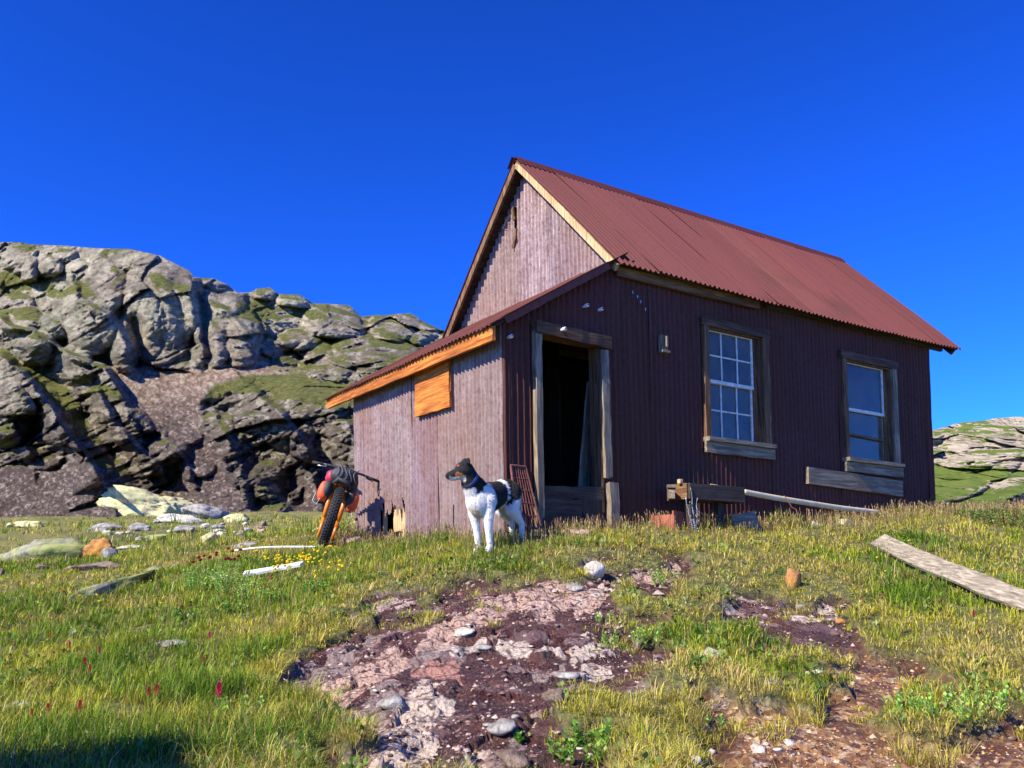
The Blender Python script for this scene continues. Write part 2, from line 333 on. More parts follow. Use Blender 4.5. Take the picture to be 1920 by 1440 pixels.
def ground(X, Y, micro=True, full=False):
    X = np.asarray(X, float); Y = np.asarray(Y, float); z = zbase(np.stack([X, Y], -1)); P = np.stack([X, Y, np.zeros_like(X)], -1); r = np.hypot(X, Y)
    sd = bare_sd(np.stack([X, Y, z], -1)); b = sstep(-.015, .05, sd)
    if micro:
        nf = np.clip(r / 8, .5, 3)
        lump = fbm(P, .9, 3, 11) * .06 + fbm(P, .22, 3, 12) * .025
        far = fbm(P, 6, 4, 13) * .35 * sstep(12, 25, r)
        rock = fbm(P, .35, 3, 14) * .04; f1, f2, _ = voro(P, .11, 15); rock = rock + np.clip(f2 - f1, 0, .35) * .022 - .01; rock = rock + fbm(P, .05, 2, 19) * .012
        z = z + far + (1 - b) * lump + b * (rock + fbm(P, .9, 2, 11) * .04 - .075)
        sm_, sh_, _k = slabs(np.stack([X, Y, z], -1)); fl1, fl2, _ = voro(P, .22, 25); ow = np.clip(1 - sstep(1.2, 1.5, X) * sstep(6.2, 5.0, Y), 0, 1) * (np.hypot(X, Y) < 16); fq, fe_, _ = facet(P * np.array([.55, 1, 1]) + fbm(P, .3, 2, 27)[..., None] * .12, .17, 130); z = z + b * ow * np.clip(fq * .17, -.02, .022); u_ = sstep(.0, .6, sm_) * b; z = z - u_ * rock * .75 + u_ * (sh_ * .5 - np.clip(.10 - (fl2 - fl1), 0, 1) * .14 + fbm(P, .3, 3, 26) * .022)
    return (z, b, sd) if full else z
def gp(px, py):                                            # the ground point seen at a pixel of the photograph
    Y = 2.; prev = None; x, y, zz = map(float, ray(px, py))
    t = np.exp(np.linspace(math.log(1.6), math.log(70), 500)); g = ground(x * t / y, t); h = zz * t / y - g
    i = int(np.argmax(h < 0)) if (h < 0).any() else len(t) - 1
    i = max(i, 1); k = h[i - 1] / (h[i - 1] - h[i] + 1e-9); Yd = t[i - 1] + (t[i] - t[i - 1]) * k
    return Vector((x * Yd / y, Yd, zz * Yd / y))

# ------------------------------------------------------------------ ground sheet
az = np.concatenate([np.linspace(-180, -44, 40)[:-1], np.linspace(-44, 44, 760), np.linspace(44, 180, 40)[1:]])
rr = np.concatenate([[.01, .5, 1.0], np.exp(np.linspace(math.log(1.6), math.log(16), 520)), np.exp(np.linspace(math.log(16.2), math.log(60), 130)), np.exp(np.linspace(math.log(64), math.log(3000), 30))])
A, RR = np.meshgrid(np.radians(az), rr); GX, GY = RR * np.sin(A), RR * np.cos(A)
GZ, GB, GSD = ground(GX, GY, full=True)
nr, na = GX.shape; idx = np.arange(nr * na).reshape(nr, na)
f4 = np.stack([idx[:-1, :-1], idx[:-1, 1:], idx[1:, 1:], idx[1:, :-1]], -1).reshape(-1, 4)
gpx, gpy = topx(np.stack([GX, GY, GZ], -1))
orange = sstep(-40, 60, sdpoly(gpx, gpy, [(1300, 1600), (1340, 1320), (1480, 1230), (1660, 1230), (1760, 1290), (2100, 1330), (2100, 1600)])) * (GY > 1)
slm, _, slk = slabs(np.stack([GX, GY, zbase(np.stack([GX, GY], -1))], -1)); _P = np.stack([GX, GY, GX * 0], -1); _, _e, cidg = facet(_P * np.array([.55, 1, 1]) + fbm(_P, .3, 2, 27)[..., None] * .12, .17, 130); cidg = cidg * sstep(.02, .10, _e) * (1 - sstep(1.2, 1.5, GX) * sstep(6.2, 5.0, GY)); slab = np.stack([slm * GB, slk, cidg], -1).reshape(-1, 3)
gcol = np.stack([GB, orange, sstep(10, 16, RR)], -1).reshape(-1, 3)
t = NT('turf_and_wet_soil'); a = t.sep(t.attr('Col')); ob = t.coord()
turf = t.ramp(t.noise(16, ob, 8, .8), [(.36, (.03, .03, .009)), (.48, (.10, .105, .02)), (.56, (.20, .19, .045)), (.68, (.34, .28, .10))])
farturf = t.ramp(t.noise(.55, ob, 9, .7), [(.32, (.075, .085, .018)), (.48, (.16, .16, .035)), (.62, (.24, .20, .055)), (.75, (.12, .14, .03))])
turf = t.mix(a[2], turf, farturf)
n1 = t.noise(2.3, ob, 6, .65); n2 = t.noise(28, ob, 7, .75); n3 = t.noise(9, ob, 6, .7, .6)
wet = t.ramp(n1, [(.3, (.028, .011, .011)), (.5, (.065, .022, .016)), (.62, (.12, .042, .024)), (.75, (.045, .02, .02))])
wet = t.mix(t.ramp(n2, [(.48, 0.), (.68, .5)]), wet, (.16, .085, .07)); wet = t.mix(t.ramp(n3, [(.60, 0.), (.68, .6)]), wet, (.24, .14, .11))
vc = t.vor(26, ob, 'F1', 'Color'); org = t.ramp(t.sep(vc)[0], [(.1, (.15, .06, .025)), (.4, (.30, .14, .055)), (.7, (.44, .25, .11)), (.95, (.60, .44, .27))])
org = t.mix(t.ramp(n1, [(.42, .85), (.56, 0.)]), org, (.10, .032, .018))
soil = t.mix(a[1], wet, org); sl = t.sep(t.attr('Slab')); slc = t.ramp(sl[1], [(0, (.62, .50, .40)), (.33, (.56, .37, .28)), (.66, (.44, .21, .16)), (1, (.28, .21, .185))]); n5 = t.noise(16, ob, 8, .8); slc = t.mix(t.ramp(n5, [(.36, .75), (.50, 0.)]), slc, (.12, .06, .05)); slc = t.mix(t.ramp(n3, [(.54, 0.), (.68, .5)]), slc, (.20, .09, .07)); ce = t.n('ShaderNodeTexVoronoi', feature='DISTANCE_TO_EDGE'); ce.inputs['Scale'].default_value = 1.; t.l(t.mix(.12, t.coord((4.2, 9, 9)), t.n('ShaderNodeTexNoise').outputs['Color']), ce.inputs['Vector']); slc = t.mix(t.ramp(t.math('ADD', ce.outputs['Distance'], t.math('MULTIPLY', t.math('SUBTRACT', n2, .5), .12)), [(.015, .85), (.05, 0.)]), slc, (.07, .03, .025)); slmask = t.ramp(t.math('ADD', sl[0], t.math('MULTIPLY', t.math('SUBTRACT', n2, .5), 1.1)), [(.36, 0.), (.43, 1.)]); rkc = t.ramp(t.math('ADD', sl[2], t.math('MULTIPLY', t.math('SUBTRACT', n5, .5), .35)), [(.50, (.05, .019, .017)), (.60, (.10, .042, .035)), (.74, (.15, .085, .075)), (.87, (.24, .16, .135)), (.97, (.50, .38, .30))]); rkm = t.ramp(t.math('ADD', sl[2], t.math('MULTIPLY', t.math('SUBTRACT', n2, .5), .7)), [(.55, 0.), (.66, 1.)]); soil = t.mix(rkm, soil, rkc); soil = t.mix(slmask, soil, slc); col = t.mix(a[0], turf, soil)
gl = t.ramp(t.noise(4.5, ob, 5, .6), [(.40, .14), (.60, .55)]); gl = t.mix(slmask, gl, (.8,) * 3); rg = t.mix(a[0], (.95,) * 3, gl); rg = t.mix(t.math('MULTIPLY', a[1], .8), rg, (.8,) * 3)
bh = t.math('ADD', t.math('MULTIPLY', n2, 1.), t.math('MULTIPLY', t.vor(45, ob), .8))
bh = t.math('ADD', bh, t.math('MULTIPLY', t.noise(70, ob, 4, .8), .8)); M_ground = t.pr(col, rg, 0, bh, 1., .022, .5)
g = link('ground', npmesh('ground', np.stack([GX, GY, GZ], -1).reshape(-1, 3), f4[:, ::-1], col=gcol, smooth=True, extra={'Slab': slab}), M_ground); tag(g, kind='structure')

# ------------------------------------------------------------------ hills behind
hp_ = []
for px, L_ in ((-700, [(1010, 38), (900, 50), (760, 66), (690, 76), (600, 84), (440, 100)]), (0, [(1010, 38), (972, 44), (900, 50), (850, 56), (760, 64), (690, 72), (600, 82), (520, 90), (450, 98)]),
               (300, [(1010, 38), (972, 43), (850, 55), (760, 65), (690, 75), (670, 78), (600, 81), (520, 86), (470, 93)]), (560, [(1010, 38), (972, 44), (850, 53), (760, 62), (710, 74), (690, 82), (640, 90), (555, 103)]),
               (700, [(1010, 38), (960, 44), (850, 52), (760, 62), (700, 78), (640, 95), (590, 112)]), (850, [(1010, 39), (850, 54), (760, 64), (700, 80), (620, 122)]), (1250, [(1010, 45), (900, 70), (800, 110)]),
               (1700, [(1010, 62), (980, 70), (900, 92), (820, 130)]), (1920, [(1010, 58), (980, 66), (900, 88), (850, 108), (780, 145)]), (2700, [(1010, 60), (900, 90), (800, 140)])):
    hp_ += [(px, y, d) for y, d in L_]
hp_ = np.array(hp_, float); hd = RBF(hp_[:, :2] / 100, hp_[:, 2], .5, 2e-3)
SKY = np.array([(-800, 440), (-300, 446), (0, 452), (55, 458), (120, 459), (160, 465), (240, 467), (300, 478), (326, 492), (340, 500), (357, 510), (363, 521), (400, 521), (426, 533), (445, 548), (470, 549), (480, 542), (505, 540), (522, 552), (560, 554), (585, 568),
                (640, 573), (656, 574), (676, 593), (700, 591), (770, 588), (800, 608), (830, 618), (1000, 690), (1300, 790), (1600, 812), (1700, 812), (1750, 806), (1790, 796), (1830, 789), (1870, 784), (1920, 781), (2100, 765), (2700, 800)], float)
hx = np.concatenate([np.linspace(-800, -80, 40)[:-1], np.linspace(-80, 960, 440), np.linspace(965, 1690, 40), np.linspace(1700, 2000, 130), np.linspace(2010, 2700, 30)])
NT_ = 270; NB = 14
tt = np.linspace(0, 1, NT_)
ysk = np.interp(hx, SKY[:, 0], SKY[:, 1]) + fbm(np.stack([hx / 40, hx * 0, hx * 0], -1), 1, 4, 33) * 3
HX = np.repeat(hx[None], NT_, 0); HY = 1012 + (ysk[None] - 1012) * tt[:, None]
D0 = hd(np.stack([HX, HY], -1) / 100)
P0 = at(HX, HY, D0)
wx = fbm(P0, 9, 3, 40) * 16; wy = fbm(P0, 7, 3, 44) * 14; QX = HX + wx; QY = HY + wy            # organic outlines
disp = np.zeros_like(D0)
def dome(cx, cy, rx, ry, b, rot=0, p=2.2):
    c, s = math.cos(R(rot)), math.sin(R(rot)); x = QX - cx; y = QY - cy; u = (x * c + y * s) / rx; v = (-x * s + y * c) / ry
    return b * np.clip(1 - (np.abs(u) ** p + np.abs(v) ** p), 0, 1) ** .55
DOMES = [(300, 575, 72, 108, 6), (345, 560, 45, 70, 5.5, -10), (170, 590, 62, 78, 6, -12), (205, 540, 40, 60, 5, -10), (238, 640, 35, 60, 4.5), (400, 612, 40, 75, 4.6, -8), (452, 630, 42, 62, 4.4, -14), (425, 575, 40, 35, 3.5, 20),
         (35, 490, 36, 26, 3), (92, 500, 30, 28, 3.5), (58, 508, 18, 30, 4), (120, 478, 30, 18, 3), (260, 488, 66, 26, 4), (330, 515, 40, 28, 3.5), (195, 495, 28, 30, 3), (150, 515, 25, 28, 3),
         (562, 640, 50, 26, 4), (622, 606, 56, 36, 6), (590, 600, 30, 24, 4), (742, 612, 55, 26, 6), (790, 625, 30, 18, 4), (398, 532, 34, 16, 3), (497, 550, 26, 12, 3), (550, 564, 32, 14, 3), (440, 555, 25, 14, 2),
         (48, 602, 50, 26, 4), (105, 612, 34, 30, 4), (30, 575, 40, 18, 3), (62, 660, 40, 26, 3.5, 20), (150, 660, 30, 28, 3), (516, 655, 26, 20, 2.6), (500, 640, 18, 14, 2.2), (540, 682, 30, 16, 2.2), (482, 664, 16, 9, 1.5), (606, 668, 30, 24, 3), (640, 690, 26, 26, 3.2, 20), (600, 700, 24, 16, 2.4), (668, 640, 40, 22, 3), (705, 662, 44, 30, 3.5), (650, 660, 26, 22, 3), (740, 660, 40, 28, 3), (690, 700, 34, 20, 2), (575, 690, 20, 14, 2),
         (20, 780, 46, 62, 7, 10), (80, 850, 44, 34, 2.5), (100, 800, 40, 50, 3), (245, 820, 28, 26, 2.4), (262, 790, 36, 26, 2.6, 40), (305, 850, 30, 30, 3.2, 30), (330, 840, 22, 22, 2.4), (350, 890, 18, 16, 1.6), (375, 880, 22, 20, 1.8), (352, 820, 26, 20, 1.8),
         (205, 760, 40, 30, 2.4, 35), (140, 700, 44, 24, 2.6, 30), (185, 870, 26, 34, 2), (430, 850, 34, 60, 3, -14), (455, 800, 40, 40, 2.5, 20), (520, 800, 44, 40, 3, 30), (490, 900, 40, 34, 2.5), (600, 820, 60, 50, 3.6, 20), (560, 770, 50, 30, 2.5, 10), (650, 780, 50, 45, 3.5), (610, 880, 40, 30, 3), (700, 840, 60, 60, 4),
         (1850, 818, 78, 22, 5, -3), (1795, 838, 34, 16, 4, -12), (1820, 868, 62, 26, 5, -10), (1890, 850, 46, 16, 4, -10), (1765, 850, 26, 14, 3), (1920, 830, 22, 20, 3), (1800, 892, 40, 10, 2), (1870, 885, 46, 14, 3, -20), (1795, 925, 55, 20, 4, -15), (1900, 925, 40, 34, 4, -20), (1760, 940, 24, 20, 3), (1740, 815, 30, 12, 3), (1860, 950, 50, 16, 3), (1960, 860, 40, 30, 4)]
for d_ in DOMES: disp = np.maximum(disp, dome(*d_))
domem = np.clip(disp / 3, 0, 1)
for pl, dd, ww in (([(100, 690), (190, 800), (250, 880), (335, 945)], 4.5, 34), ([(-40, 700), (50, 790), (110, 870)], 3.5, 26), ([(590, 820), (606, 890), (640, 940)], 4, 34), ([(255, 600), (262, 680)], 3, 12), ([(372, 560), (392, 680)], 2.5, 10), ([(520, 840), (560, 930)], 2.5, 22)):
    p = np.array(pl, float); d = np.full(QX.shape, 1e9)
    for i in range(len(p) - 1): a, b = p[i], p[i + 1]; e = b - a; t = np.clip(((QX - a[0]) * e[0] + (QY - a[1]) * e[1]) / (e @ e), 0, 1); d = np.minimum(d, np.hypot(QX - a[0] - e[0] * t, QY - a[1] - e[1] * t))
    disp -= dd * np.exp(-(d / ww) ** 2)
def ridge(P_, H, wl, wr):                                  # a rib: gentle on its left, steep on its right (walking down it)
    p = np.array(P_, float); best = np.full(QX.shape, 1e9); sg = np.zeros(QX.shape); L = 0; seg = np.hypot(*(p[1:] - p[:-1]).T).sum(); tl = np.zeros(QX.shape)
    for i in range(len(p) - 1):
        a, b = p[i], p[i + 1]; e = b - a; le = math.hypot(*e); x, y = QX - a[0], QY - a[1]; t = np.clip((x * e[0] + y * e[1]) / le ** 2, 0, 1)
        d = np.hypot(x - e[0] * t, y - e[1] * t); s = np.sign(x * e[1] - y * e[0]); m = d < best
        best = np.where(m, d, best); sg = np.where(m, s, sg); tl = np.where(m, (L + t * le) / seg, tl); L += le
    w = np.where(sg > 0, wr, wl); return H * np.clip(1 - best / w, 0, 1) ** np.where(sg > 0, 1.2, 1.0) * np.clip(np.sin(np.pi * np.clip(tl, .04, .96)) * 2.2, 0, 1)
for q in [([(-120, 600), (0, 606), (60, 626), (130, 668), (195, 690), (235, 745), (262, 800)], 6.5, 60, 12), ([(-120, 660), (0, 672), (60, 715), (115, 790), (160, 865), (205, 930), (215, 960)], 8.5, 90, 14),
          ([(100, 735), (185, 735), (225, 790), (262, 845), (300, 890), (320, 925)], 5.5, 45, 12), ([(-60, 800), (20, 815), (52, 850), (60, 880)], 3, 50, 14), ([(230, 735), (262, 770), (310, 815), (345, 872)], 2.2, 30, 10),
          ([(392, 745), (415, 800), (432, 860), (455, 910), (475, 960)], 2.6, 50, 14), ([(470, 720), (512, 765), (545, 800), (572, 850), (585, 875)], 6, 70, 10), ([(600, 740), (640, 790), (668, 850), (680, 900)], 3, 60, 16),
          ([(455, 880), (490, 905), (520, 930), (545, 968)], 2.2, 50, 10), ([(335, 860), (352, 895), (372, 925)], 1.2, 20, 8), ([(560, 880), (585, 900), (600, 940)], 1.8, 30, 10), ([(120, 500), (160, 560), (215, 600), (252, 680)], 3, 40, 12), ([(360, 530), (372, 600), (384, 680)], 2.5, 30, 9), ([(400, 560), (440, 600), (500, 660)], 2.2, 30, 8),
          ([(1745, 880), (1800, 905), (1850, 925)], 1.5, 20, 8), ([(1990, 900), (1900, 935), (1840, 985)], 3, 30, 20)]:
    disp += ridge(*q)
# region masks, laid on the slope itself
def soft(poly, w=10): return sstep(-w, w, sdpoly(QX, QY, poly))
SCREE = np.maximum.reduce([soft([(205, 690), (300, 690), (432, 690), (470, 672), (520, 694), (560, 705), (470, 706), (400, 728), (380, 755), (380, 800), (420, 880), (500, 980), (300, 980), (340, 900), (322, 830), (262, 770), (232, 735)]),
                           soft([(-800, 860), (60, 880), (190, 880), (250, 930), (330, 965), (330, 1020), (-800, 1020)]), soft([(560, 900), (680, 900), (700, 1020), (400, 1020), (480, 960), (560, 950)])])
GRASS = np.maximum.reduce([soft([(375, 745), (400, 722), (465, 704), (560, 704), (640, 722), (700, 740), (640, 765), (560, 748), (500, 735), (430, 738), (395, 752)], 6), soft([(0, 505), (60, 520), (150, 530), (120, 560), (60, 555), (-200, 560)], 8) * .8,
                           soft([(20, 655), (120, 720), (190, 800), (140, 790), (60, 700), (0, 672), (-100, 655)], 8), soft([(130, 700), (200, 715), (240, 745), (170, 740)], 8) * .7, soft([(440, 565), (560, 575), (600, 590), (540, 600), (440, 590)], 6) * .6,
                           soft([(690, 632), (790, 634), (760, 655), (700, 652)], 5), soft([(596, 640), (650, 640), (640, 655), (600, 655)], 5), soft([(-200, 580), (60, 590), (140, 610), (60, 600), (-200, 600)], 5) * .8])
right = sstep(1500, 1700, HX)
P1 = P0 * np.array([1, .38, 1]); scree = SCREE * (1 - right)
GRASS = np.maximum(GRASS, right * sstep(868, 920, QY + fbm(P0, 12, 2, 99) * 60) * .55)
rocky = (1 - scree * .85 - GRASS * .55) * (1 - .42 * domem * (HY < 700))
ridged = 1 - np.abs(fbm(P1 * np.array([1, 1, .6]), 7, 4, 50)) * 2
f1, f2, cid = voro(P1 * np.array([1, 1, .55]) + fbm(P1, 3, 2, 56)[..., None] * 1.2, 4.2, 51); crack = 1 - sstep(0, .16, f2 - f1)
g1, g2, gid = voro(P1 * np.array([1, 1, .8]) + fbm(P1, 1, 2, 57)[..., None] * .5, 1.3, 61); crack2 = 1 - sstep(0, .22, g2 - g1)
amp = np.clip(.35 + .65 * (1 - right), 0, 1)
q1, q1e, _ = facet(P1 * np.array([1, 1, .6]) + fbm(P1, 4, 2, 156)[..., None] * .8, 5.5, 151); q2_, q2e, _ = facet(P1 * np.array([1, 1, .75]), 2.1, 161); q3, q3e, _ = facet(P1 * np.array([1, 1, .8]), .8, 171)
up_ = sstep(760, 640, HY); fa = (1 - .5 * up_) * (1 - .45 * right)
disp += rocky * (q1 * .6 + q2_ * .5 * fa + q3 * .45 * fa - (1 - sstep(0, .05, q1e)) * .4 - (1 - sstep(0, .10, q2e)) * .22 * fa)
disp += rocky * .62 * (1 - .35 * up_) * (1 - .3 * right) * ((ridged - .6) * 1.8 * amp + (cid - .5) * 1.0 - crack * .8 + (gid - .5) * .5 - crack2 * .4 + fbm(P1, 2.2, 4, 58) * 1.1 + fbm(P1, .6, 3, 59) * .55)
e1, e2, eid = voro(P1 * np.array([1, 1, .7]), .45, 66); disp += (rocky > .3) * fa * ((eid - .5) * .26 - (1 - sstep(0, .2, e2 - e1)) * .14)
stones = voro(P1, .7, 71); disp += (1 - rocky) * (np.clip(.32 - stones[0], 0, 1) * 1.6 * (stones[2] > .5) + fbm(P1, .5, 3, 72) * .22 + fbm(P1, 4, 3, 73) * .9)
edge = sstep(0, .05, tt)[:, None]; D1 = D0 - disp * edge
HP = at(HX, HY, D1)
back = []
for i in range(1, NB + 1):
    k = (i / NB) ** 1.4 * 60; b = HP[-1].copy(); rr_ = np.hypot(b[:, 0], b[:, 1]); b[:, :2] *= ((rr_ + k) / rr_)[:, None]; b[:, 2] += .12 * k - (k ** 2) * .012; back.append(b)
HPf = np.concatenate([HP, np.array(back)], 0)
du = np.gradient(HPf, axis=1); dv = np.gradient(HPf, axis=0); nn = np.cross(du, dv); nn /= np.linalg.norm(nn, axis=-1, keepdims=True) + 1e-9; nz = np.abs(nn[..., 2])
nb = NT_ + NB
def ext_(a): return np.concatenate([a, np.repeat(a[-1:], NB, 0)], 0)
# smooth a copy of the normal's z so grass follows ledges, not pebbles
k5 = np.copy(nz)
for _ in range(3): k5[1:-1, 1:-1] = (k5[1:-1, 1:-1] * 2 + k5[:-2, 1:-1] + k5[2:, 1:-1] + k5[1:-1, :-2] + k5[1:-1, 2:]) / 6
gn = fbm(HPf, 3.5, 4, 80)
R_ = ext_(right); gr = sstep(.66, .82, k5 + gn * .30 + ext_(GRASS) * .42 - R_ * .11 - .09) * (1 - ext_(scree) * .93) * np.clip(.75 + ext_(GRASS) + R_, 0, 1)
hc = np.stack([gr, ext_(scree), R_], -1).reshape(-1, 3)
spk = ext_(fbm(np.stack([HX / 4.2, HY / 3.4, D1 / 60], -1), 1, 3, 301, .8)); spk2 = ext_(fbm(np.stack([HX / 11, HY / 8, D1 / 30], -1), 1, 3, 311, .7)); spc = np.clip(np.stack([.5 + spk * .75, .5 + spk2 * .8, spk * 0], -1).reshape(-1, 3), 0, 1)
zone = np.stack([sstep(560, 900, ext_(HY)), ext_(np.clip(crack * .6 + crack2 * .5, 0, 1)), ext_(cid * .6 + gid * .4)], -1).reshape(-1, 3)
t = NT('mountain_rock'); a = t.sep(t.attr('Col')); z_ = t.sep(t.attr('Zone')); ob = t.coord((1, .13, 1))
nA = t.noise(.13, ob, 8, .65); nB_ = t.noise(1.1, ob, 9, .75); nC = t.noise(.35, ob, 7, .7, .5); nD = t.noise(4.5, ob, 6, .75)
rk = t.ramp(nB_, [(.28, (.26, .225, .15)), (.42, (.44, .40, .28)), (.57, (.60, .55, .40)), (.7, (.74, .68, .51))])
rk = t.mix(t.ramp(nC, [(.48, 0.), (.62, .7)]), rk, (.20, .25, .15)); rk = t.mix(t.ramp(nA, [(.42, 0.), (.62, .65)]), rk, (.26, .19, .155))
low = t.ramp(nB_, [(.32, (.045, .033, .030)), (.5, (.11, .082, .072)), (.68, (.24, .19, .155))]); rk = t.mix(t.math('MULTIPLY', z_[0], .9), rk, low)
rk = t.mix(t.ramp(t.sep(t.attr('Spk'))[0], [(.30, .5), (.46, 0.)]), rk, (.10, .085, .065)); rk = t.mix(t.ramp(t.sep(t.attr('Spk'))[1], [(.55, 0.), (.72, .45)]), rk, (.66, .60, .46)); rk = t.mix(t.math('MULTIPLY', z_[1], .5), rk, (.05, .045, .04)); rk = t.mix(.35, rk, t.ramp(z_[2], [(0, .55), (1, 1.)]), 'MULTIPLY')
rkr = t.ramp(nB_, [(.3, (.36, .29, .20)), (.5, (.60, .51, .37)), (.7, (.74, .66, .50))]); rkr = t.mix(t.math('MULTIPLY', z_[1], .6), rkr, (.15, .12, .09)); rk = t.mix(a[2], rk, rkr)
vS = t.sep(t.attr('Spk')); sc = t.ramp(t.math('ADD', t.math('MULTIPLY', vS[1], .25), t.math('MULTIPLY', vS[0], .75)), [(.28, (.06, .048, .046)), (.46, (.10, .078, .07)), (.60, (.15, .115, .10)), (.78, (.40, .33, .27))]); scw = t.ramp(t.math('ADD', t.math('MULTIPLY', vS[1], .3), t.math('MULTIPLY', vS[0], .7)), [(.28, (.20, .135, .09)), (.5, (.33, .235, .165)), (.7, (.52, .41, .31))])
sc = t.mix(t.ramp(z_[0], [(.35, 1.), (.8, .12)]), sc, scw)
gs = t.ramp(t.noise(2.2, ob, 7, .75), [(.3, (.06, .07, .018)), (.5, (.13, .14, .034)), (.64, (.22, .21, .07)), (.74, (.36, .33, .19))])
gs2 = t.ramp(t.noise(.9, ob, 7, .75), [(.3, (.06, .12, .012)), (.5, (.13, .20, .02)), (.7, (.24, .25, .06))]); gs = t.mix(a[2], gs, gs2)
col = t.mix(a[1], rk, sc); gm = t.ramp(t.math('ADD', a[0], t.math('ADD', t.math('MULTIPLY', t.math('SUBTRACT', nB_, .5), 1.3), t.math('MULTIPLY', t.math('SUBTRACT', nD, .5), 1.5))), [(.40, 0.), (.62, .95)]); col = t.mix(gm, col, gs)
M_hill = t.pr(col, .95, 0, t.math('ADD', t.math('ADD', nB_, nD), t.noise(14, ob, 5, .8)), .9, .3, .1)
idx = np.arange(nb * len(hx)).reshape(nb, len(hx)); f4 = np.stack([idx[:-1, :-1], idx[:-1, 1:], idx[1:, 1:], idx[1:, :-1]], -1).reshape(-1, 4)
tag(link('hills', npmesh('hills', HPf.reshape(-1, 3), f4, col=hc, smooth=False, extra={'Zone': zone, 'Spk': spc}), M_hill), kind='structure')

# ------------------------------------------------------------------ rocks
def rockmat(name, c1, c2, lich=None, wet=False):
    t = NT(name); n = t.noise(7, None, 8, .75); m = t.noise(2.5, None, 5, .6); c = t.ramp(n, [(.32, tuple(x * .3 for x in c1)), (.45, c1), (.62, c2)]); c = t.mix(t.ramp(t.noise(34, None, 5, .8), [(.36, .65), (.46, 0.)]), c, tuple(x * .35 for x in c1))
    if lich: c = t.mix(t.ramp(m, [(.45, 0.), (.58, .85)]), c, lich)
    return t.pr(c, .35 if wet else .9, 0, t.math('ADD', n, t.noise(30, None, 5, .8)), .8, .02, .4 if wet else .15)
RM = dict(grey=rockmat('grey_rock', (.24, .22, .20), (.46, .43, .38)), pink=rockmat('pink_rock', (.36, .24, .19), (.62, .47, .38)), white=rockmat('white_rock', (.50, .44, .35), (.74, .69, .58)), yellow=rockmat('lichen_rock', (.40, .35, .18), (.66, .60, .36), (.50, .50, .24)),
          orange=rockmat('orange_rock', (.34, .15, .06), (.52, .28, .14), (.60, .28, .06)), dark=rockmat('wet_dark_rock', (.06, .04, .045), (.15, .11, .10), None, True), brown=rockmat('brown_rock', (.16, .11, .085), (.32, .24, .18)), mossy=rockmat('mossy_rock', (.20, .20, .13), (.36, .34, .24), (.30, .33, .10)))
def rockmesh(r, seed, cuts=16, sub=3, rough=.06, fr=1.):
    rg = np.random.default_rng(seed); bm = bmesh.new(); bmesh.ops.create_icosphere(bm, subdivisions=sub, radius=1); V = np.array([v.co[:] for v in bm.verts]); Fc = np.array([[v.index for v in f.verts] for f in bm.faces]); bm.free()
    N = rg.normal(size=(cuts, 3)); N /= np.linalg.norm(N, axis=1, keepdims=True); d = rg.uniform(.5, .98, cuts); q = V @ N.T; k = np.where(q > .05, d / np.maximum(q, .05), 9).min(1); k = np.minimum(k, 1.05)
    P = V * k[:, None]; P = P * (1 + fbm(P + seed, .5 * fr, 4, seed % 91) * rough * 2.2 + fbm(P + seed, .15, 2, 3) * rough * .7)[:, None] * np.array(r)
    return P, Fc
nrock = [0]
def rock(p, r, mat, label, name='rock', cat='rock', group=None, rz=None, tilt=0, sink=.3, cuts=16, sub=3, rough=.06, slope=True):
    if max(r) > .12: rough = max(rough, .12); sub = max(sub, 4)
    nrock[0] += 1; sd = nrock[0] * 13 + 5; P, Fc = rockmesh(r, sd, cuts, sub, rough)
    o = link(name, npmesh('rock', P, faces3=Fc, smooth=False), RM[mat]); nrm = Vector((0, 0, 1))
    if slope:
        e = .15; gx = float(ground(np.array([p[0] + e]), np.array([p[1]]), False)[0] - ground(np.array([p[0] - e]), np.array([p[1]]), False)[0]) / (2 * e); gy = float(ground(np.array([p[0]]), np.array([p[1] + e]), False)[0] - ground(np.array([p[0]]), np.array([p[1] - e]), False)[0]) / (2 * e); nrm = Vector((-gx, -gy, 1)).normalized()
    q = nrm.to_track_quat('Z', 'Y').to_matrix() if slope else Matrix.Identity(3)
    rz = random.uniform(0, 6.28) if rz is None else rz
    o.rotation_euler = (Matrix.Rotation(0, 3, 'Z') @ Vector((0, 0, 1)).rotation_difference(nrm).to_matrix() @ Matrix.Rotation(rz, 3, 'Z') @ Matrix.Rotation(tilt, 3, 'Y')).to_euler()
    o.location = Vector(p) + Vector((0, 0, r[2] * (1 - 2 * sink) * .9))
    tag(o, label, cat, group); return o
def prock(px, py, wpx, hpx, mat, label, name='rock', cat='rock', group=None, dep=.8, rz=0, **k):   # py = where it meets the ground in front
    p = gp(px, py); s = p.y / F; a = wpx * s / 2; h = hpx * s / 2 * 1.15; p = p + Vector((p.x, p.y, 0)).normalized() * a * dep * .7
    p.z = float(ground(np.array([p.x]), np.array([p.y]))[0]); return rock(p, (a * 1.08, a * dep, h), mat, label, name, cat, group, rz, **k)
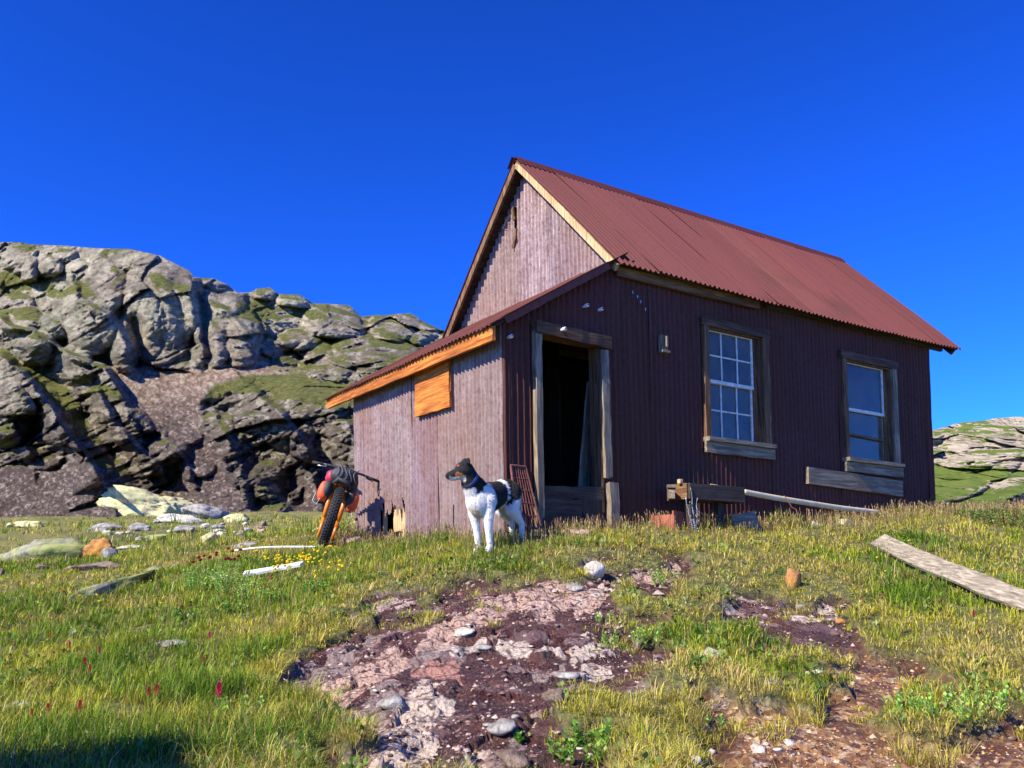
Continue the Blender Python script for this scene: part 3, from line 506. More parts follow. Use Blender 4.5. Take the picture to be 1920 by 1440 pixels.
ROCKS = [
 (292, 968, 165, 66, 'yellow', 'tall pale yellow boulder with a peaked top at the foot of the scree', 'boulder', {'dep': 0.7, 'cuts': 11, 'rough': 0.2, 'sub': 5, 'tilt': 0.1}),
 (385, 972, 80, 34, 'grey', 'grey boulder with a shaded right side beside the tall yellow boulder', 'boulder', {}),
 (445, 980, 50, 22, 'yellow', 'greenish yellow rock right of the grey boulder below the scree', 'rock', {}),
 (335, 982, 100, 24, 'white', 'low pale cracked rock in front of the peaked yellow boulder', 'rock', {}),
 (205, 995, 70, 28, 'grey', 'grey wedge rock standing in the far meadow left of the pale rocks', 'rock', {}),
 (258, 996, 42, 20, 'grey', 'small striped grey rock between the wedge rock and the pale low rocks', 'rock', {}),
 (345, 1000, 40, 20, 'grey', 'flat grey rock in the meadow below the low pale cracked rock', 'rock', {}),
 (406, 1000, 22, 15, 'white', 'small white stone in the orange grass of the far meadow', 'stone', {}),
 (392, 1017, 38, 20, 'yellow', 'pale yellow stone in the meadow just below the small white stone', 'stone', {}),
 (290, 1014, 60, 16, 'mossy', 'flat greenish stone in the meadow under the row of grey rocks', 'stone', {}),
 (90, 1050, 215, 54, 'mossy', 'long mossy outcrop with yellow lichen at the left edge of the meadow', 'boulder', {'dep': 0.35, 'rough': 0.09, 'sub': 4}),
 (60, 990, 60, 16, 'yellow', 'low pale stone in the far meadow above the mossy outcrop', 'stone', {}),
 (182, 1048, 58, 40, 'orange', 'round boulder with an orange face and grey side resting on a brown ledge', 'boulder', {'sink': 0.2, 'cuts': 10}),
 (205, 1049, 28, 26, 'grey', 'grey block leaning on the right of the orange boulder', 'rock', {'sink': 0.2}),
 (178, 1070, 100, 24, 'brown', 'flat brown ledge under the orange and grey boulder', 'rock', {'dep': 0.5}),
 (238, 1030, 50, 9, 'white', 'thin pale flat stone right of the orange boulder', 'stone', {}),
 (78, 1068, 34, 13, 'brown', 'small brown stone left of the brown ledge', 'stone', {}),
 (2, 1080, 14, 18, 'brown', 'dark brown stone at the left edge of the picture', 'stone', {}),
 (290, 1072, 40, 11, 'mossy', 'flat speckled stone in grass above the long buried slab', 'stone', {}),
 (330, 1064, 20, 9, 'grey', 'little grey stone at the right of the flat speckled stone', 'stone', {}),
 (460, 1026, 60, 14, 'grey', 'cluster of flat grey rubble in the meadow left of the bicycle', 'rock', {}),
 (572, 1012, 38, 12, 'pink', 'flat pale stone just left of the bicycle wheel', 'stone', {}),
 (662, 1018, 52, 16, 'pink', 'pinkish flat stone at the foot of the bicycle right of its front wheel', 'stone', {}),
 (345, 1044, 22, 12, 'grey', 'small grey stone in the grass above the slab end', 'stone', {}),
 (40, 1335, 95, 30, 'mossy', 'mossy buried rock showing in grass at the lower left', 'rock', {'dep': 0.4, 'sink': 0.4}),
 (330, 1215, 70, 14, 'grey', 'grey rock showing through the grass on the left slope', 'rock', {'dep': 0.5}),
 (1115, 1084, 36, 32, 'white', 'upright white rock on the turf edge below the doorway', 'rock', {'sink': 0.32, 'cuts': 7, 'rough': 0.1}),
 (1487, 1104, 34, 46, 'orange', 'upright rusty orange rock in the grass below the trough', 'rock', {'sink': 0.3, 'cuts': 7, 'dep': 0.7, 'rough': 0.1}),
 (1080, 1110, 32, 13, 'grey', 'grey stone beside the upright white rock', 'stone', {}),
 (870, 1196, 44, 14, 'white', 'cracked pale stone near the centre top of the wet patch', 'stone', {}),
 (905, 1222, 40, 16, 'grey', 'grey pebble pair in the middle of the wet patch', 'stone', {}),
 (1060, 1276, 50, 14, 'grey', 'low grey rock in the lower right of the wet patch', 'rock', {}),
 (735, 1330, 60, 24, 'grey', 'grey knobbly rock in the lower left of the wet patch', 'rock', {}),
 (940, 1392, 50, 26, 'grey', 'speckled grey rock near the bottom of the wet patch', 'rock', {}),
 (965, 1440, 70, 30, 'brown', 'brownish grey rock at the bottom of the wet patch', 'rock', {}),
 (1042, 1320, 44, 26, 'brown', 'dark split rock lying by a yellow green tuft', 'rock', {'sink': 0.2}),
 (1332, 1232, 34, 20, 'white', 'white chalky stone in grass right of the wet patch', 'stone', {}),
 (1425, 1280, 66, 10, 'white', 'thin pale driftlike stone at the edge of the right turf', 'stone', {}),
 (1527, 1268, 34, 12, 'white', 'white flat stone under the turf lip at the right', 'stone', {}),
 (1422, 1412, 34, 24, 'white', 'largest white stone on the gravel at lower right', 'stone', {}),
 (1480, 1398, 28, 14, 'white', 'oval white stone right of the largest white stone', 'stone', {}),
 (1333, 1415, 24, 12, 'white', 'small white stone left of the largest white stone', 'stone', {}),
 (1305, 1436, 22, 16, 'white', 'small round white stone at the bottom edge', 'stone', {}),
 (1500, 1146, 20, 14, 'grey', 'round grey stone in the small mud patch below the orange rock', 'stone', {}),
 (1578, 1170, 20, 12, 'orange', 'small orange stone at the right end of the small mud patch', 'stone', {}),
 (1466, 1146, 24, 16, 'dark', 'dark wet stone in the small mud patch', 'stone', {}),
 (1530, 990, 24, 18, 'white', 'white stone in the grass against the wall under the pipe', 'stone', {}),
 (1582, 984, 30, 20, 'yellow', 'yellowish stone against the wall below the plank', 'stone', {}),
 (1080, 1002, 60, 12, 'pink', 'flat pinkish stone in front of the doorway sill', 'stone', {})]
for px, py, w, h, m, lab, nm, kw in ROCKS: prock(px, py, w, h, m, lab, nm, nm, **kw)
p = gp(118, 1140); q = gp(278, 1082); c = (p + q) / 2; rock(c, ((q - p).length / 2 * 1.05, .18, .09), 'mossy', 'long narrow speckled slab buried in grass on the left slope', 'slab', 'slab', None, rz=math.atan2(q.y - p.y, q.x - p.x), sink=.35, rough=.05)
# small stones: the ones that show largest each an object
sm = []
tries = 0
while len(sm) < 210 and tries < 6000:
    tries += 1; px = random.uniform(560, 1920); py = random.uniform(1085, 1438); p = gp(px, py); _, b, sd = ground(np.array([p.x]), np.array([p.y]), full=True)
    if sd[0] > .03: sm.append((p, px, py, random.uniform(4, 12) * (1 + (py - 1085) / 400)))
for p, px, py, w in sm:
    s = p.y / F * w / 2; red = px > 1300
    m = random.choice(['pink', 'white', 'orange', 'brown', 'orange', 'brown']) if red and py > 1240 else random.choice(['pink', 'grey', 'white', 'dark', 'dark', 'pink', 'brown'])
    lab, grp = ('small loose stone on the orange brown gravel at the lower right', 'small stones on the gravel') if red and py > 1240 else ('small loose stone lying in the wet red brown mud', 'small stones in the wet mud')
    rock(p, (s, s * random.uniform(.5, .9), s * random.uniform(.3, .6)), m, lab, 'pebble', 'pebble', grp, sub=2, sink=.35, cuts=10, slope=False)
# rubble at the foot of the hill
for i in range(46):
    px = random.choice([random.uniform(-40, 640), random.uniform(330, 520)]); py = random.uniform(978, 1004); w = random.uniform(8, 26)
    prock(px, py, w, w * random.uniform(.35, .6), random.choice(['grey', 'grey', 'white', 'yellow', 'pink', 'brown']), 'small rubble stone in the far meadow below the hill', 'stone', 'stone', 'rubble stones below the hill', sub=2)
# unseen rock added outside the frame to cast shade over the bottom left corner
rock((-4.7, .58, -1.55), (1.9, 1.3, 2.8), 'grey', 'tall grey boulder added out of view to shade the lower left grass', 'boulder', 'boulder', None, rz=.4, sink=.2, sub=4, slope=False)

# ------------------------------------------------------------------ cabin
K_T = .014
CAB = empty('cabin', HO, TH, 'old mining cabin clad in dark maroon corrugated iron with a steep red roof and lean-to', 'cabin')
Rh = Matrix.Rotation(TH, 3, 'Z')
def tp(p): u, v, z = p; return (u + K_T * (u - 3) * z, v + K_T * (v - 2) * z, z)
def H(u, v, z): return HO + Rh @ Vector(tp((u, v, z)))
def hp(px, py, v):                                          # (u, z) where the pixel's ray meets the plane at depth v
    x, y, z = map(float, ray(px, py)); d = Rh.inverted() @ Vector((x, y, z)); o = Rh.inverted() @ (-HO); vv = v
    for _ in range(4):
        k = (vv - o.y) / d.y; q = o + d * k; zz = q.z; u = (q.x + 3 * K_T * zz) / (1 + K_T * zz); vv = v + K_T * (v - 2) * zz
    return u, zz
D_, L_, Hl, e_, ne, fe, a_, ev, he, hr, Lr, og = 3.606, 7.409, 2.08, .17, .10, .57, 1.442, .115, 3.11, 5.175, 7.93, .16
def build(mb, name, mat, parent=CAB, **k): return mb.build(name, mat, parent, fn=tp, **k)
def corr_sheet(name, s0, s1, zb, zt, P, mat, parent=CAB, holes=(), pitch=.0762, amp=.0155, rows=7, lap=.66, seed=1, bot=.0, ph=0):
    """P(s, z, n) gives the local point; zb, zt functions of s; corrugations run up the sheet"""
    rg = random.Random(seed); n8 = 8; N = int((s1 - s0) / pitch * n8) + 1; mb = MB(); ds = (s1 - s0) / N; ton = {}
    for i in range(N):
        sa, sb = s0 + i * ds, s0 + (i + 1) * ds; m = (sa + sb) / 2; sh = int(m // lap)
        if sh not in ton: b = rg.uniform(.88, 1.08); ton[sh] = (b, b * rg.uniform(.9, 1.02), b * rg.uniform(.9, 1.05), rg.uniform(-bot, bot), rg.uniform(0, 6))
        T = ton[sh]; jb = rg.uniform(-.006, .006)
        lo, hi = zb(m) + T[3] + jb, zt(m); iv = [(lo, hi)]
        for h in holes:
            sa_, sb_, z0, z1 = h[:4]
            if callable(z0): z0, z1 = (z0(m), z1(m)) if sa_ < m < sb_ else (0, 0)
            if sa_ < m < sb_:
                o = []
                for l, g_ in iv:
                    if z0 > l: o.append((l, min(g_, z0)))
                    if z1 < g_: o.append((max(l, z1), g_))
                iv = [q for q in o if q[1] - q[0] > .01]
        for l, g_ in iv:
            V = []
            for r_ in range(rows + 1):
                z = l + (g_ - l) * r_ / rows
                for s_ in (sa, sb):
                    w = amp * math.sin(2 * math.pi * s_ / pitch + ph) + .004 * math.sin(s_ * 1.9 + z * 2.3 + T[4]) + .003 * math.sin(z * 7 + s_ * 5 + T[4]) + (.004 if (m - sh * lap) < .04 else 0)
                    V.append(P(s_, z, w))
            mb.add(V, [(2 * r_, 2 * r_ + 1, 2 * r_ + 3, 2 * r_ + 2) for r_ in range(rows)], T[:3])
    o = build(mb, name, mat, parent, smooth=False, fix=False)
    md = o.modifiers.new('weld', 'WELD'); md.merge_threshold = .0008
    o.data.polygons.foreach_set('use_smooth', np.ones(len(o.data.polygons), bool)); return o
slope_l = (he - Hl) / (a_ + e_)
def lean_z(u): return Hl + slope_l * (u + e_)
def front_top(u): return lean_z(u) - .03 if u < a_ else he + .02
# openings in the front wall
du0, du1, dz1 = .43, 1.24, 2.10
w1 = (2.777, 3.911, 1.135, 2.685); w2 = (5.337, 6.538, 1.097, 2.651)
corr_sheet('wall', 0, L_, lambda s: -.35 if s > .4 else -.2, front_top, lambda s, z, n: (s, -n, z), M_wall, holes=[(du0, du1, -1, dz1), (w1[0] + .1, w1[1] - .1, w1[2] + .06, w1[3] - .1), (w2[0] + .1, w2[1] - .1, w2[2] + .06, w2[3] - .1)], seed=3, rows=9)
# lean-to side wall (sunlit), with the torn hole low down and a split seam
hv0 = 3.2
def hz0(s): return -.5
def hz1(s): k = (s - 2.535) / .4; return .42 + .07 * math.sin(s * 60) + .05 * math.sin(s * 23) if abs(k) < 1 else -1
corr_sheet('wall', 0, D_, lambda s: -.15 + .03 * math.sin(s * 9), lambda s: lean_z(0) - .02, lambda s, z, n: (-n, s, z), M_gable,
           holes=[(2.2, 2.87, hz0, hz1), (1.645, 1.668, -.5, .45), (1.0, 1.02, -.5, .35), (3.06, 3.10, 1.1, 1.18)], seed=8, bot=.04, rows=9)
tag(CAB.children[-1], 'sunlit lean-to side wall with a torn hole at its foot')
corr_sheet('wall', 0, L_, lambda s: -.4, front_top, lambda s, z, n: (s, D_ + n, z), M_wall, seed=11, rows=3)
def gab(v): return he + (hr - he) * (1 - abs(v - D_ / 2) / (D_ / 2 + ev)) - .09
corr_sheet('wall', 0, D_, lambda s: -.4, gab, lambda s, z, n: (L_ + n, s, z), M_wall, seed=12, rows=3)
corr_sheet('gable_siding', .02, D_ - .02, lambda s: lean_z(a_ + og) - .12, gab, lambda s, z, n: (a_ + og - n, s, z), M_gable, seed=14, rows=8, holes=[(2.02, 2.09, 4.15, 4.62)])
m = MB(); m.bar((a_ + og + .05, 2.05, 4.0), (a_ + og + .05, 2.05, 4.8), .2, .03, (0, 1, 0), j=.004); build(m, 'board', wm('brown', 2))
m = MB(); m.bar((a_ + og - .03, 2.02, 4.28), (a_ + og - .02, 2.10, 4.02), .05, .02, (0, 1, 0), j=.006); m.bar((a_ + og - .03, 2.10, 4.62), (a_ + og - .02, 2.07, 4.42), .05, .02, (0, 1, 0), j=.006); build(m, 'splinter', wm('brown', 2))
m = MB(); m.tube([(a_ + og - .05, 2.1 + .5 * t + .04 * math.sin(t * 9), 4.52 - .14 * math.sin(t * 3.1)) for t in [i / 12 for i in range(13)]], .004, 5); build(m, 'wire', M_steel)
# main roof: two slopes of corrugated iron over sheathing boards
rs = math.hypot(D_ / 2 + ev, hr - he); sv, sz = (D_ / 2 + ev) / rs, (hr - he) / rs
def rp(side):
    def P(s, q, n):                                         # q runs up the slope from the eave
        q = q - .13; v = -ev + q * sv; z = he + q * sz + n * sv + .015 * math.sin(s * .9) * (1 - q / rs); v = v - n * sz
        return (s, v if side > 0 else D_ - v, z)
    return P
rf = corr_sheet('roof', a_ - .03, Lr, lambda s: 0, lambda s: rs + .14, rp(1), M_roof, seed=21, rows=6, amp=.017)
rb_ = corr_sheet('roof', a_ - .03, Lr, lambda s: 0, lambda s: rs + .14, rp(-1), M_roof, seed=22, rows=2, amp=.010)
for side in (1, -1):
    P = rp(side); m = MB(); n = 13
    for i in range(n):
        q0, q1 = .04 + i * (rs - .02) / n, .04 + (i + 1) * (rs - .02) / n - .006; c = random.uniform(.8, 1.1)
        V = [P(s, q, nn) for s in (a_ + .02, Lr - .03) for q in (q0, q1) for nn in (-.014, -.04)]
        m.add(V, [(0, 2, 3, 1), (4, 5, 7, 6), (0, 1, 5, 4), (2, 6, 7, 3), (0, 4, 6, 2), (1, 3, 7, 5)])
    build(m, 'sheathing', wm('dark', 0), rf if side > 0 else rb_)
    m = MB()                                                # bargeboards at the near and far gables
    lo, hi = P(0, .06, -.075), P(0, rs + .06, -.055)
    m.bar((a_ + .0, lo[1], lo[2]), (a_ + .0, hi[1], hi[2]), .085, .035, (0, -sz * side, sv), seg=10, j=.003); o = build(m, 'bargeboard', wm('pale' if side > 0 else 'brown', 2)); tag(o, 'pale weathered bargeboard on the front rake' if side > 0 else 'brown bargeboard on the back rake')
    m = MB(); m.bar((Lr - .05, lo[1], lo[2]), (Lr - .05, hi[1], hi[2]), .11, .035, (0, -sz * side, sv), seg=6, j=.003); build(m, 'bargeboard', wm('dark', 2))
m = MB()                                                    # scalloped ridge cap
for side in (1, -1):
    P = rp(side); N = 260; V = []
    for i in range(N + 1):
        s = a_ - .05 + (Lr + .04 - a_) * i / N; w = .11 + .014 * math.sin(s * 2 * math.pi / .0762); V += [P(s, rs + .135, .034), P(s, rs + .08 - w * .5, .022 + .006 * math.sin(s * 82)), P(s, rs + .08 - w, .012 + .008 * math.sin(s * 82.4))]
    m.add(V, [(3 * i + k, 3 * i + 3 + k, 3 * i + 4 + k, 3 * i + 1 + k) for i in range(N) for k in range(2)], (.8, .7, .72))
build(m, 'ridge_cap', M_roof, rf, smooth=True)
# purlin / board under the front eave, rafter tails
m = MB(); m.bar((a_ + .04, -.055, he - .115), (3.75, -.055, he - .105), .12, .04, j=.004, ends=.02); build(m, 'eave_board', wm('brown', 0))
m = MB(); m.bar((3.9, -.02, he - .06), (L_ + .30, -.02, he - .06), .09, .05, j=.003); build(m, 'eave_board', wm('dark', 0))
# lean-to roof
def lp(s, q, n): return (-e_ + q * math.cos(math.atan(slope_l)) , s, Hl + q * math.sin(math.atan(slope_l)) + n + .004)
ql = (a_ + og + e_) / math.cos(math.atan(slope_l))
lr_ = corr_sheet('lean_to_roof', -ne - .03, D_ + fe, lambda s: -.05, lambda s: ql, lp, M_wall, seed=31, rows=3, amp=.012, bot=.008)
m = MB(); q = Vector(lp(0, .05, -.03)); q2 = Vector(lp(0, ql, -.03))
for i in range(9):
    q0, q1 = .03 + i * (ql - .03) / 9, .03 + (i + 1) * (ql - .03) / 9 - .006
    V = [lp(s, qq, nn) for s in (-ne + .01, D_ + fe - .03) for qq in (q0, q1) for nn in (-.02, -.045)]; m.add(V, [(0, 2, 3, 1), (4, 5, 7, 6), (0, 1, 5, 4), (2, 6, 7, 3), (0, 4, 6, 2), (1, 3, 7, 5)])
build(m, 'sheathing', wm('dark', 1), lr_)
m = MB(); m.bar((-e_ + .012, -ne - .0, Hl - .095), (-e_ + .012, D_ + fe - .02, Hl - .075), .15, .035, (0, 0, 1), seg=24, j=.003, ends=.01); o = build(m, 'fascia', wm('orange', 1)); tag(o, 'bright orange weathered fascia under the lean-to eave')
m = MB(); m.bar((-.02, -ne + .0, lean_z(-.02) - .03), (a_ - .12, -ne - .02, lean_z(a_ - .12) - .03), .085, .012, (0, 0, 1), seg=14, j=.004, col=(1.5, 1.3, 1.4)); m.bar((-.02, -ne + .04, lean_z(-.02) + .02), (a_ - .14, -ne + .02, lean_z(a_ - .14) + .02), .10, .01, (0, 1, 0), seg=14, j=.003, col=(1.5, 1.3, 1.4)); build(m, 'flashing', M_wall, lr_)
# boarded window under the fascia
u_ = -.045; bo = CAB; m = MB(); m.bar((u_, .98, 1.72), (u_, 1.78, 1.73), .24, .03, j=.004, ends=.006); m.bar((u_, .975, 1.51), (u_, 1.79, 1.53), .18, .03, j=.006, ends=.008); m.bar((u_, .98, 1.91), (u_, 1.78, 1.91), .15, .03, j=.004); sh = build(m, 'shutter', wm('orange', 1)); tag(sh, 'orange plank shutter covering the lean-to window')
# timber behind the torn hole
m = MB(); m.bar((.07, 2.18, .30), (.07, 2.60, .30), .34, .03, (0, 0, 1), j=.02, ends=.02); m.bar((.06, 2.30, .30), (.06, 2.33, -.2), .10, .03, (0, 1, 0), j=.01, taper=.6); m.bar((.05, 2.84, .4), (.06, 2.82, -.2), .07, .03, (0, 1, 0), j=.01); build(m, 'stud', wm('pale', 2))
# door frame
m = MB(); m.bar((.385, -.05, -.15), (.40, -.05, dz1 + .0), .078, .07, (1, 0, 0), seg=12, j=.006, ends=.02); build(m, 'door_post', wm('grey', 2)); tag(CAB.children[-1], 'weathered left door post lit by the sun')
m = MB(); m.bar((1.285, -.05, .62), (1.275, -.05, 2.03), .095, .07, (1, 0, 0), seg=12, j=.006, ends=.02); build(m, 'door_post', wm('grey', 2))
m = MB(); m.bar((1.345, -.07, .02), (1.335, -.07, .57), .12, .08, (1, 0, 0), seg=5, j=.006, ends=.02); build(m, 'door_post', wm('grey', 2)); tag(CAB.children[-1], 'short pale replacement post at the foot of the door frame')
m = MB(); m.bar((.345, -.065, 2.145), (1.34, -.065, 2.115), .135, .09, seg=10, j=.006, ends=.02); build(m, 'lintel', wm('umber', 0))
m = MB(); m.bar((.44, .03, 0), (.44, .03, dz1), .15, .03, (0, 1, 0), j=.003); m.bar((1.235, .05, 0.25), (1.235, .05, dz1), .18, .03, (0, 1, 0), j=.003); m.bar((.44, .03, dz1 - .01), (1.24, .03, dz1 - .01), .15, .03, (0, 1, 0)); build(m, 'door_jamb', wm('brown', 2))
m = MB(); m.bar((.36, .02, .42), (1.24, .02, .45), .13, .12, j=.008, seg=8); build(m, 'sill_beam', wm('dark', 0))
m = MB(); m.bar((.36, -.02, .26), (.95, .0, .27), .06, .2, (0, 1, 0), j=.008, seg=6); m.bar((.40, -.06, .05), (1.05, -.05, .06), .05, .22, (0, 1, 0), j=.008); build(m, 'step', wm('dark', 0))
m = MB(); m.add([(1.24, -.03, .40), (1.24, -.03, -.02), (1.06, -.03, -.02), (.90, -.03, .40), (1.24, .0, .40), (1.24, .0, -.02), (1.06, .0, -.02), (.90, .0, .40)], [(0, 1, 2, 3), (7, 6, 5, 4), (0, 3, 7, 4), (0, 4, 5, 1), (1, 5, 6, 2), (2, 6, 7, 3)]); build(m, 'skirt_board', wm('dark', 2))
m = MB(); m.bar((1.27, .35, .45), (1.36, .30, 1.75), .20, .03, (1, .3, 0), j=.004, taper=.45); build(m, 'loose_board', wm('grey', 2)); tag(CAB.children[-1], 'grey loose board leaning inside the doorway')
# floor, partition and lining inside
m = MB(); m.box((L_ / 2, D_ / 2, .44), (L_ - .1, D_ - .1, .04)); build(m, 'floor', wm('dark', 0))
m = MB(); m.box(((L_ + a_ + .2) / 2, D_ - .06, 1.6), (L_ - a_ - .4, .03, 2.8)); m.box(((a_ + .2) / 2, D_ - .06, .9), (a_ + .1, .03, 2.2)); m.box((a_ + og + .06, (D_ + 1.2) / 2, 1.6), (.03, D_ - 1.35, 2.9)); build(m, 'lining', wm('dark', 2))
# windows
def glassmat():
    t = NT('old_window_glass'); fr = t.n('ShaderNodeFresnel'); fr.inputs[0].default_value = 1.62
    gl = t.n('ShaderNodeBsdfGlossy'); gl.inputs['Roughness'].default_value = .02; gl.inputs['Color'].default_value = (.85, .80, .72, 1); tr = t.n('ShaderNodeBsdfTransparent'); tr.inputs[0].default_value = (.7, .75, .75, 1)
    b = t.n('ShaderNodeBump'); b.inputs['Strength'].default_value = .12; b.inputs['Distance'].default_value = .01; t.l(t.noise(2.5, None, 2), b.inputs['Height']); t.l(b.outputs[0], gl.inputs['Normal'])
    mx = t.n('ShaderNodeMixShader'); t.l(fr.outputs[0], mx.inputs[0]); t.l(tr.outputs[0], mx.inputs[1]); t.l(gl.outputs[0], mx.inputs[2]); df = t.n('ShaderNodeBsdfDiffuse'); df.inputs[0].default_value = (.42, .38, .32, 1); m2 = t.n('ShaderNodeMixShader'); t.l(t.ramp(t.noise(3, None, 5, .7), [(.35, .05), (.7, .22)]), m2.inputs[0]); t.l(mx.outputs[0], m2.inputs[1]); t.l(df.outputs[0], m2.inputs[2]); t.l(m2.outputs[0], t.o.inputs[0]); return t.m
M_glass = glassmat()
def window(w, kind, lab):
    u0, u1, z0, z1 = w; fw = .105; Wn = MB()
    Wn.bar((u0 + .055, -.035, z0 + .04), (u0 + .055, -.035, z1 - .10), .085, .05, (1, 0, 0), seg=10, j=.003); win = build(Wn, 'window', wm('brown', 2)); tag(win, lab)
    m = MB(); m.bar((u1 - .05, -.035, z0 + .04), (u1 - .05, -.035, z1 - .10), fw, .05, (1, 0, 0), seg=10, j=.003); build(m, 'casing', wm('grey' if kind else 'brown', 2), win)
    m = MB(); m.bar((u0 - .02, -.04, z1 - .05), (u1 + .02, -.04, z1 - .05), .11, .06, seg=8, j=.003, ends=.006); build(m, 'casing', wm('umber', 0), win)  # header darkened: eave shade and dirt both put into its wood colour
    m = MB(); m.bar((u0 + .0, -.05, z0 + .05), (u1 + .01, -.05, z0 + .05), .05, .14, seg=8, j=.003); m.bar((u0 - .01, -.06, z0 - .045), (u1 + .035, -.06, z0 - .045), .13, .035, seg=8, j=.004, ends=.006); build(m, 'sill', wm('grey', 0), win)
    m = MB(); zs0, zs1 = z0 + .07, z1 - .10; a, b = u0 + .10, u1 - .10
    m.bar((a + .01, .03, zs0), (a + .01, .03, zs1), .11, .02, (0, 1, 0)); m.bar((b - .01, .03, zs0), (b - .01, .03, zs1), .11, .02, (0, 1, 0)); m.bar((a, .03, zs1 - .01), (b, .03, zs1 - .01), .11, .02, (0, 1, 0)); build(m, 'jamb', wm('brown', 2), win)
    b2 = b - .10; a += .02
    m = MB(); m.bar((b2 + .05, .055, zs0), (b2 + .05, .055, zs1), .085, .03, (1, 0, 0), j=.002); build(m, 'jamb', wm('brown', 2), win)
    zm = (zs0 + zs1) / 2 + (.02 if kind == 0 else .0); t_ = .018
    for (y, za, zb_) in ((.045, zm - .01, zs1), (.07, zs0, zm + .02)):
        low = y > .05; s = MB(); f = .026
        s.bar((a + f / 2, y, za), (a + f / 2, y, zb_), f, .03, (1, 0, 0)); s.bar((b2 - f / 2, y, za), (b2 - f / 2, y, zb_), f, .03, (1, 0, 0)); s.bar((a, y - .002, za + .02), (b2, y - .002, za + .02), .042, .034); s.bar((a, y - .001, zb_ - .015), (b2, y - .001, zb_ - .015), .03, .031)
        sa = build(s, 'sash', M_white if not (kind and low) else wm('grey', 2), win)
        g_ = MB(); g_.box(((a + b2) / 2, y + .004, (za + zb_) / 2), (b2 - a - .02, .004, zb_ - za - .02)); build(g_, 'pane', M_glass, sa)
        mu = MB(); zl, zh = za + .04, zb_ - .03
        if kind == 0:
            for k in (1, 2): x = a + (b2 - a) * k / 3; mu.bar((x, y - .006, zl), (x, y - .006, zh), t_, .012, (1, 0, 0), j=.001)
            mu.bar((a + .02, y - .009, (zl + zh) / 2), (b2 - .02, y - .009, (zl + zh) / 2), t_, .012, j=.001); build(mu, 'muntin', M_white, sa)
        elif low: mu.bar((a + .02, y - .03, za + .36), (b2 - .0, y - .03, za + .33), .03, .02, j=.001); build(mu, 'muntin', wm('brown', 0), sa)
window(w1, 0, 'twelve pane window with white muntins'); window(w2, 1, 'two pane window with a raised lower sash')
# boards, bracket, insulators on the front wall
u0, z0 = hp(1513, 891, -.05); u1, z1 = hp(1690, 917, -.05); m = MB(); m.bar((u0, -.055, z0), (u1, -.055, z1), .215, .045, seg=10, j=.003, ends=.006); build(m, 'plank', wm('grey', 0)); tag(CAB.children[-1], 'wide grey plank nailed under the two pane window')
u0, z0 = hp(1243, 645, -.03); m = MB(); m.box((u0, -.035, z0), (.10, .05, .20)); m.box((u0 + .015, -.075, z0 + .02), (.03, .03, .13)); m.box((u0, -.05, z0 - .10), (.12, .08, .03)); build(m, 'bracket', wm('grey', 2), bevel=.004)
for px, py, v in ((1097, 574, -.03), (1124, 581, -.03), (1055, 618, -.13), (955, 632, -.02)):
    u0, z0 = hp(px, py, v); m = MB(); m.tube([(u0, v + .03, z0), (u0, v - .0, z0), (u0, v - .012, z0), (u0, v - .03, z0), (u0, v - .045, z0), (u0, v - .05, z0)], [.014, .014, .021, .015, .021, .016], 12); build(m, 'insulator', M_porc, smooth=False)
    m = MB(); m.tube([(u0, v - .05, z0), (u0, v - .058, z0)], .008, 8); build(m, 'bolt', M_rust, CAB.children[-1])
m = MB()
for px, py in ((1186, 548), (1195, 556), (1201, 566), (1210, 580)): u0, z0 = hp(px, py, -.01); m.box((u0, -.012, z0), (.012, .006, .035))
build(m, 'nail_scar', M_steel)

# ------------------------------------------------------------------ things by the cabin
def hobj(name, uv, label, cat, group=None):                 # an empty in cabin coordinates, at top level
    p = H(uv[0], uv[1], uv[2]); return empty(name, p, TH, label, cat, group)
tz = .39; T = hobj('water_trough', (1.95, -.6, tz), 'dark wooden water trough on props against the cabin wall', 'trough')
m = MB(); m.bar((0, 0, .085), (.84, 0, .085), .17, .03, seg=6, j=.003); m.build('front_board', wm('dark', 0), T)
m = MB(); m.bar((.0, .02, .085), (.0, .32, .09), .17, .03, j=.003); m.build('end_board', wm('brown', 1), T); m = MB(); m.bar((.84, .02, .085), (.84, .32, .09), .17, .03); m.build('end_board', wm('dark', 1), T)
m = MB(); m.bar((0, .33, .09), (.84, .33, .09), .17, .03); m.build('back_board', wm('dark', 0), T); m = MB(); m.box((.42, .165, .02), (.8, .3, .02)); m.build('bottom', wm('dark', 0), T)
m = MB(); m.bar((-.14, .12, .05), (.1, .40, .06), .09, .06, j=.004, ends=.01); m.bar((-.05, .20, .15), (.02, .30, .16), .03, .09, j=.004); m.build('cross_piece', wm('grey', 0), T)
m = MB(); m.box((-.03, .10, .19), (.05, .05, .05)); m.bar((.52, .2, .19), (.62, .14, .17), .04, .05); m.build('peg', wm('pale', 0), T, bevel=.006)
for x, y in ((.10, .08), (.66, .22), (.2, .28)):
    m = MB(); m.bar((x, y, .01), (x, y, -.5), .09, .07, (1, 0, 0), j=.004); m.build('leg', wm('dark', 2), T)
m = MB()                                                    # pipe from the trough along the wall
pts = [(1393, 922, -.42), (1430, 929, -.40), (1470, 936, -.38), (1520, 944, -.33), (1580, 953, -.26), (1640, 960, -.20), (1700, 967, -.16)]
PP = []
for px, py, v in pts: u0, z0 = hp(px, py, v); PP.append(H(u0, v, z0))
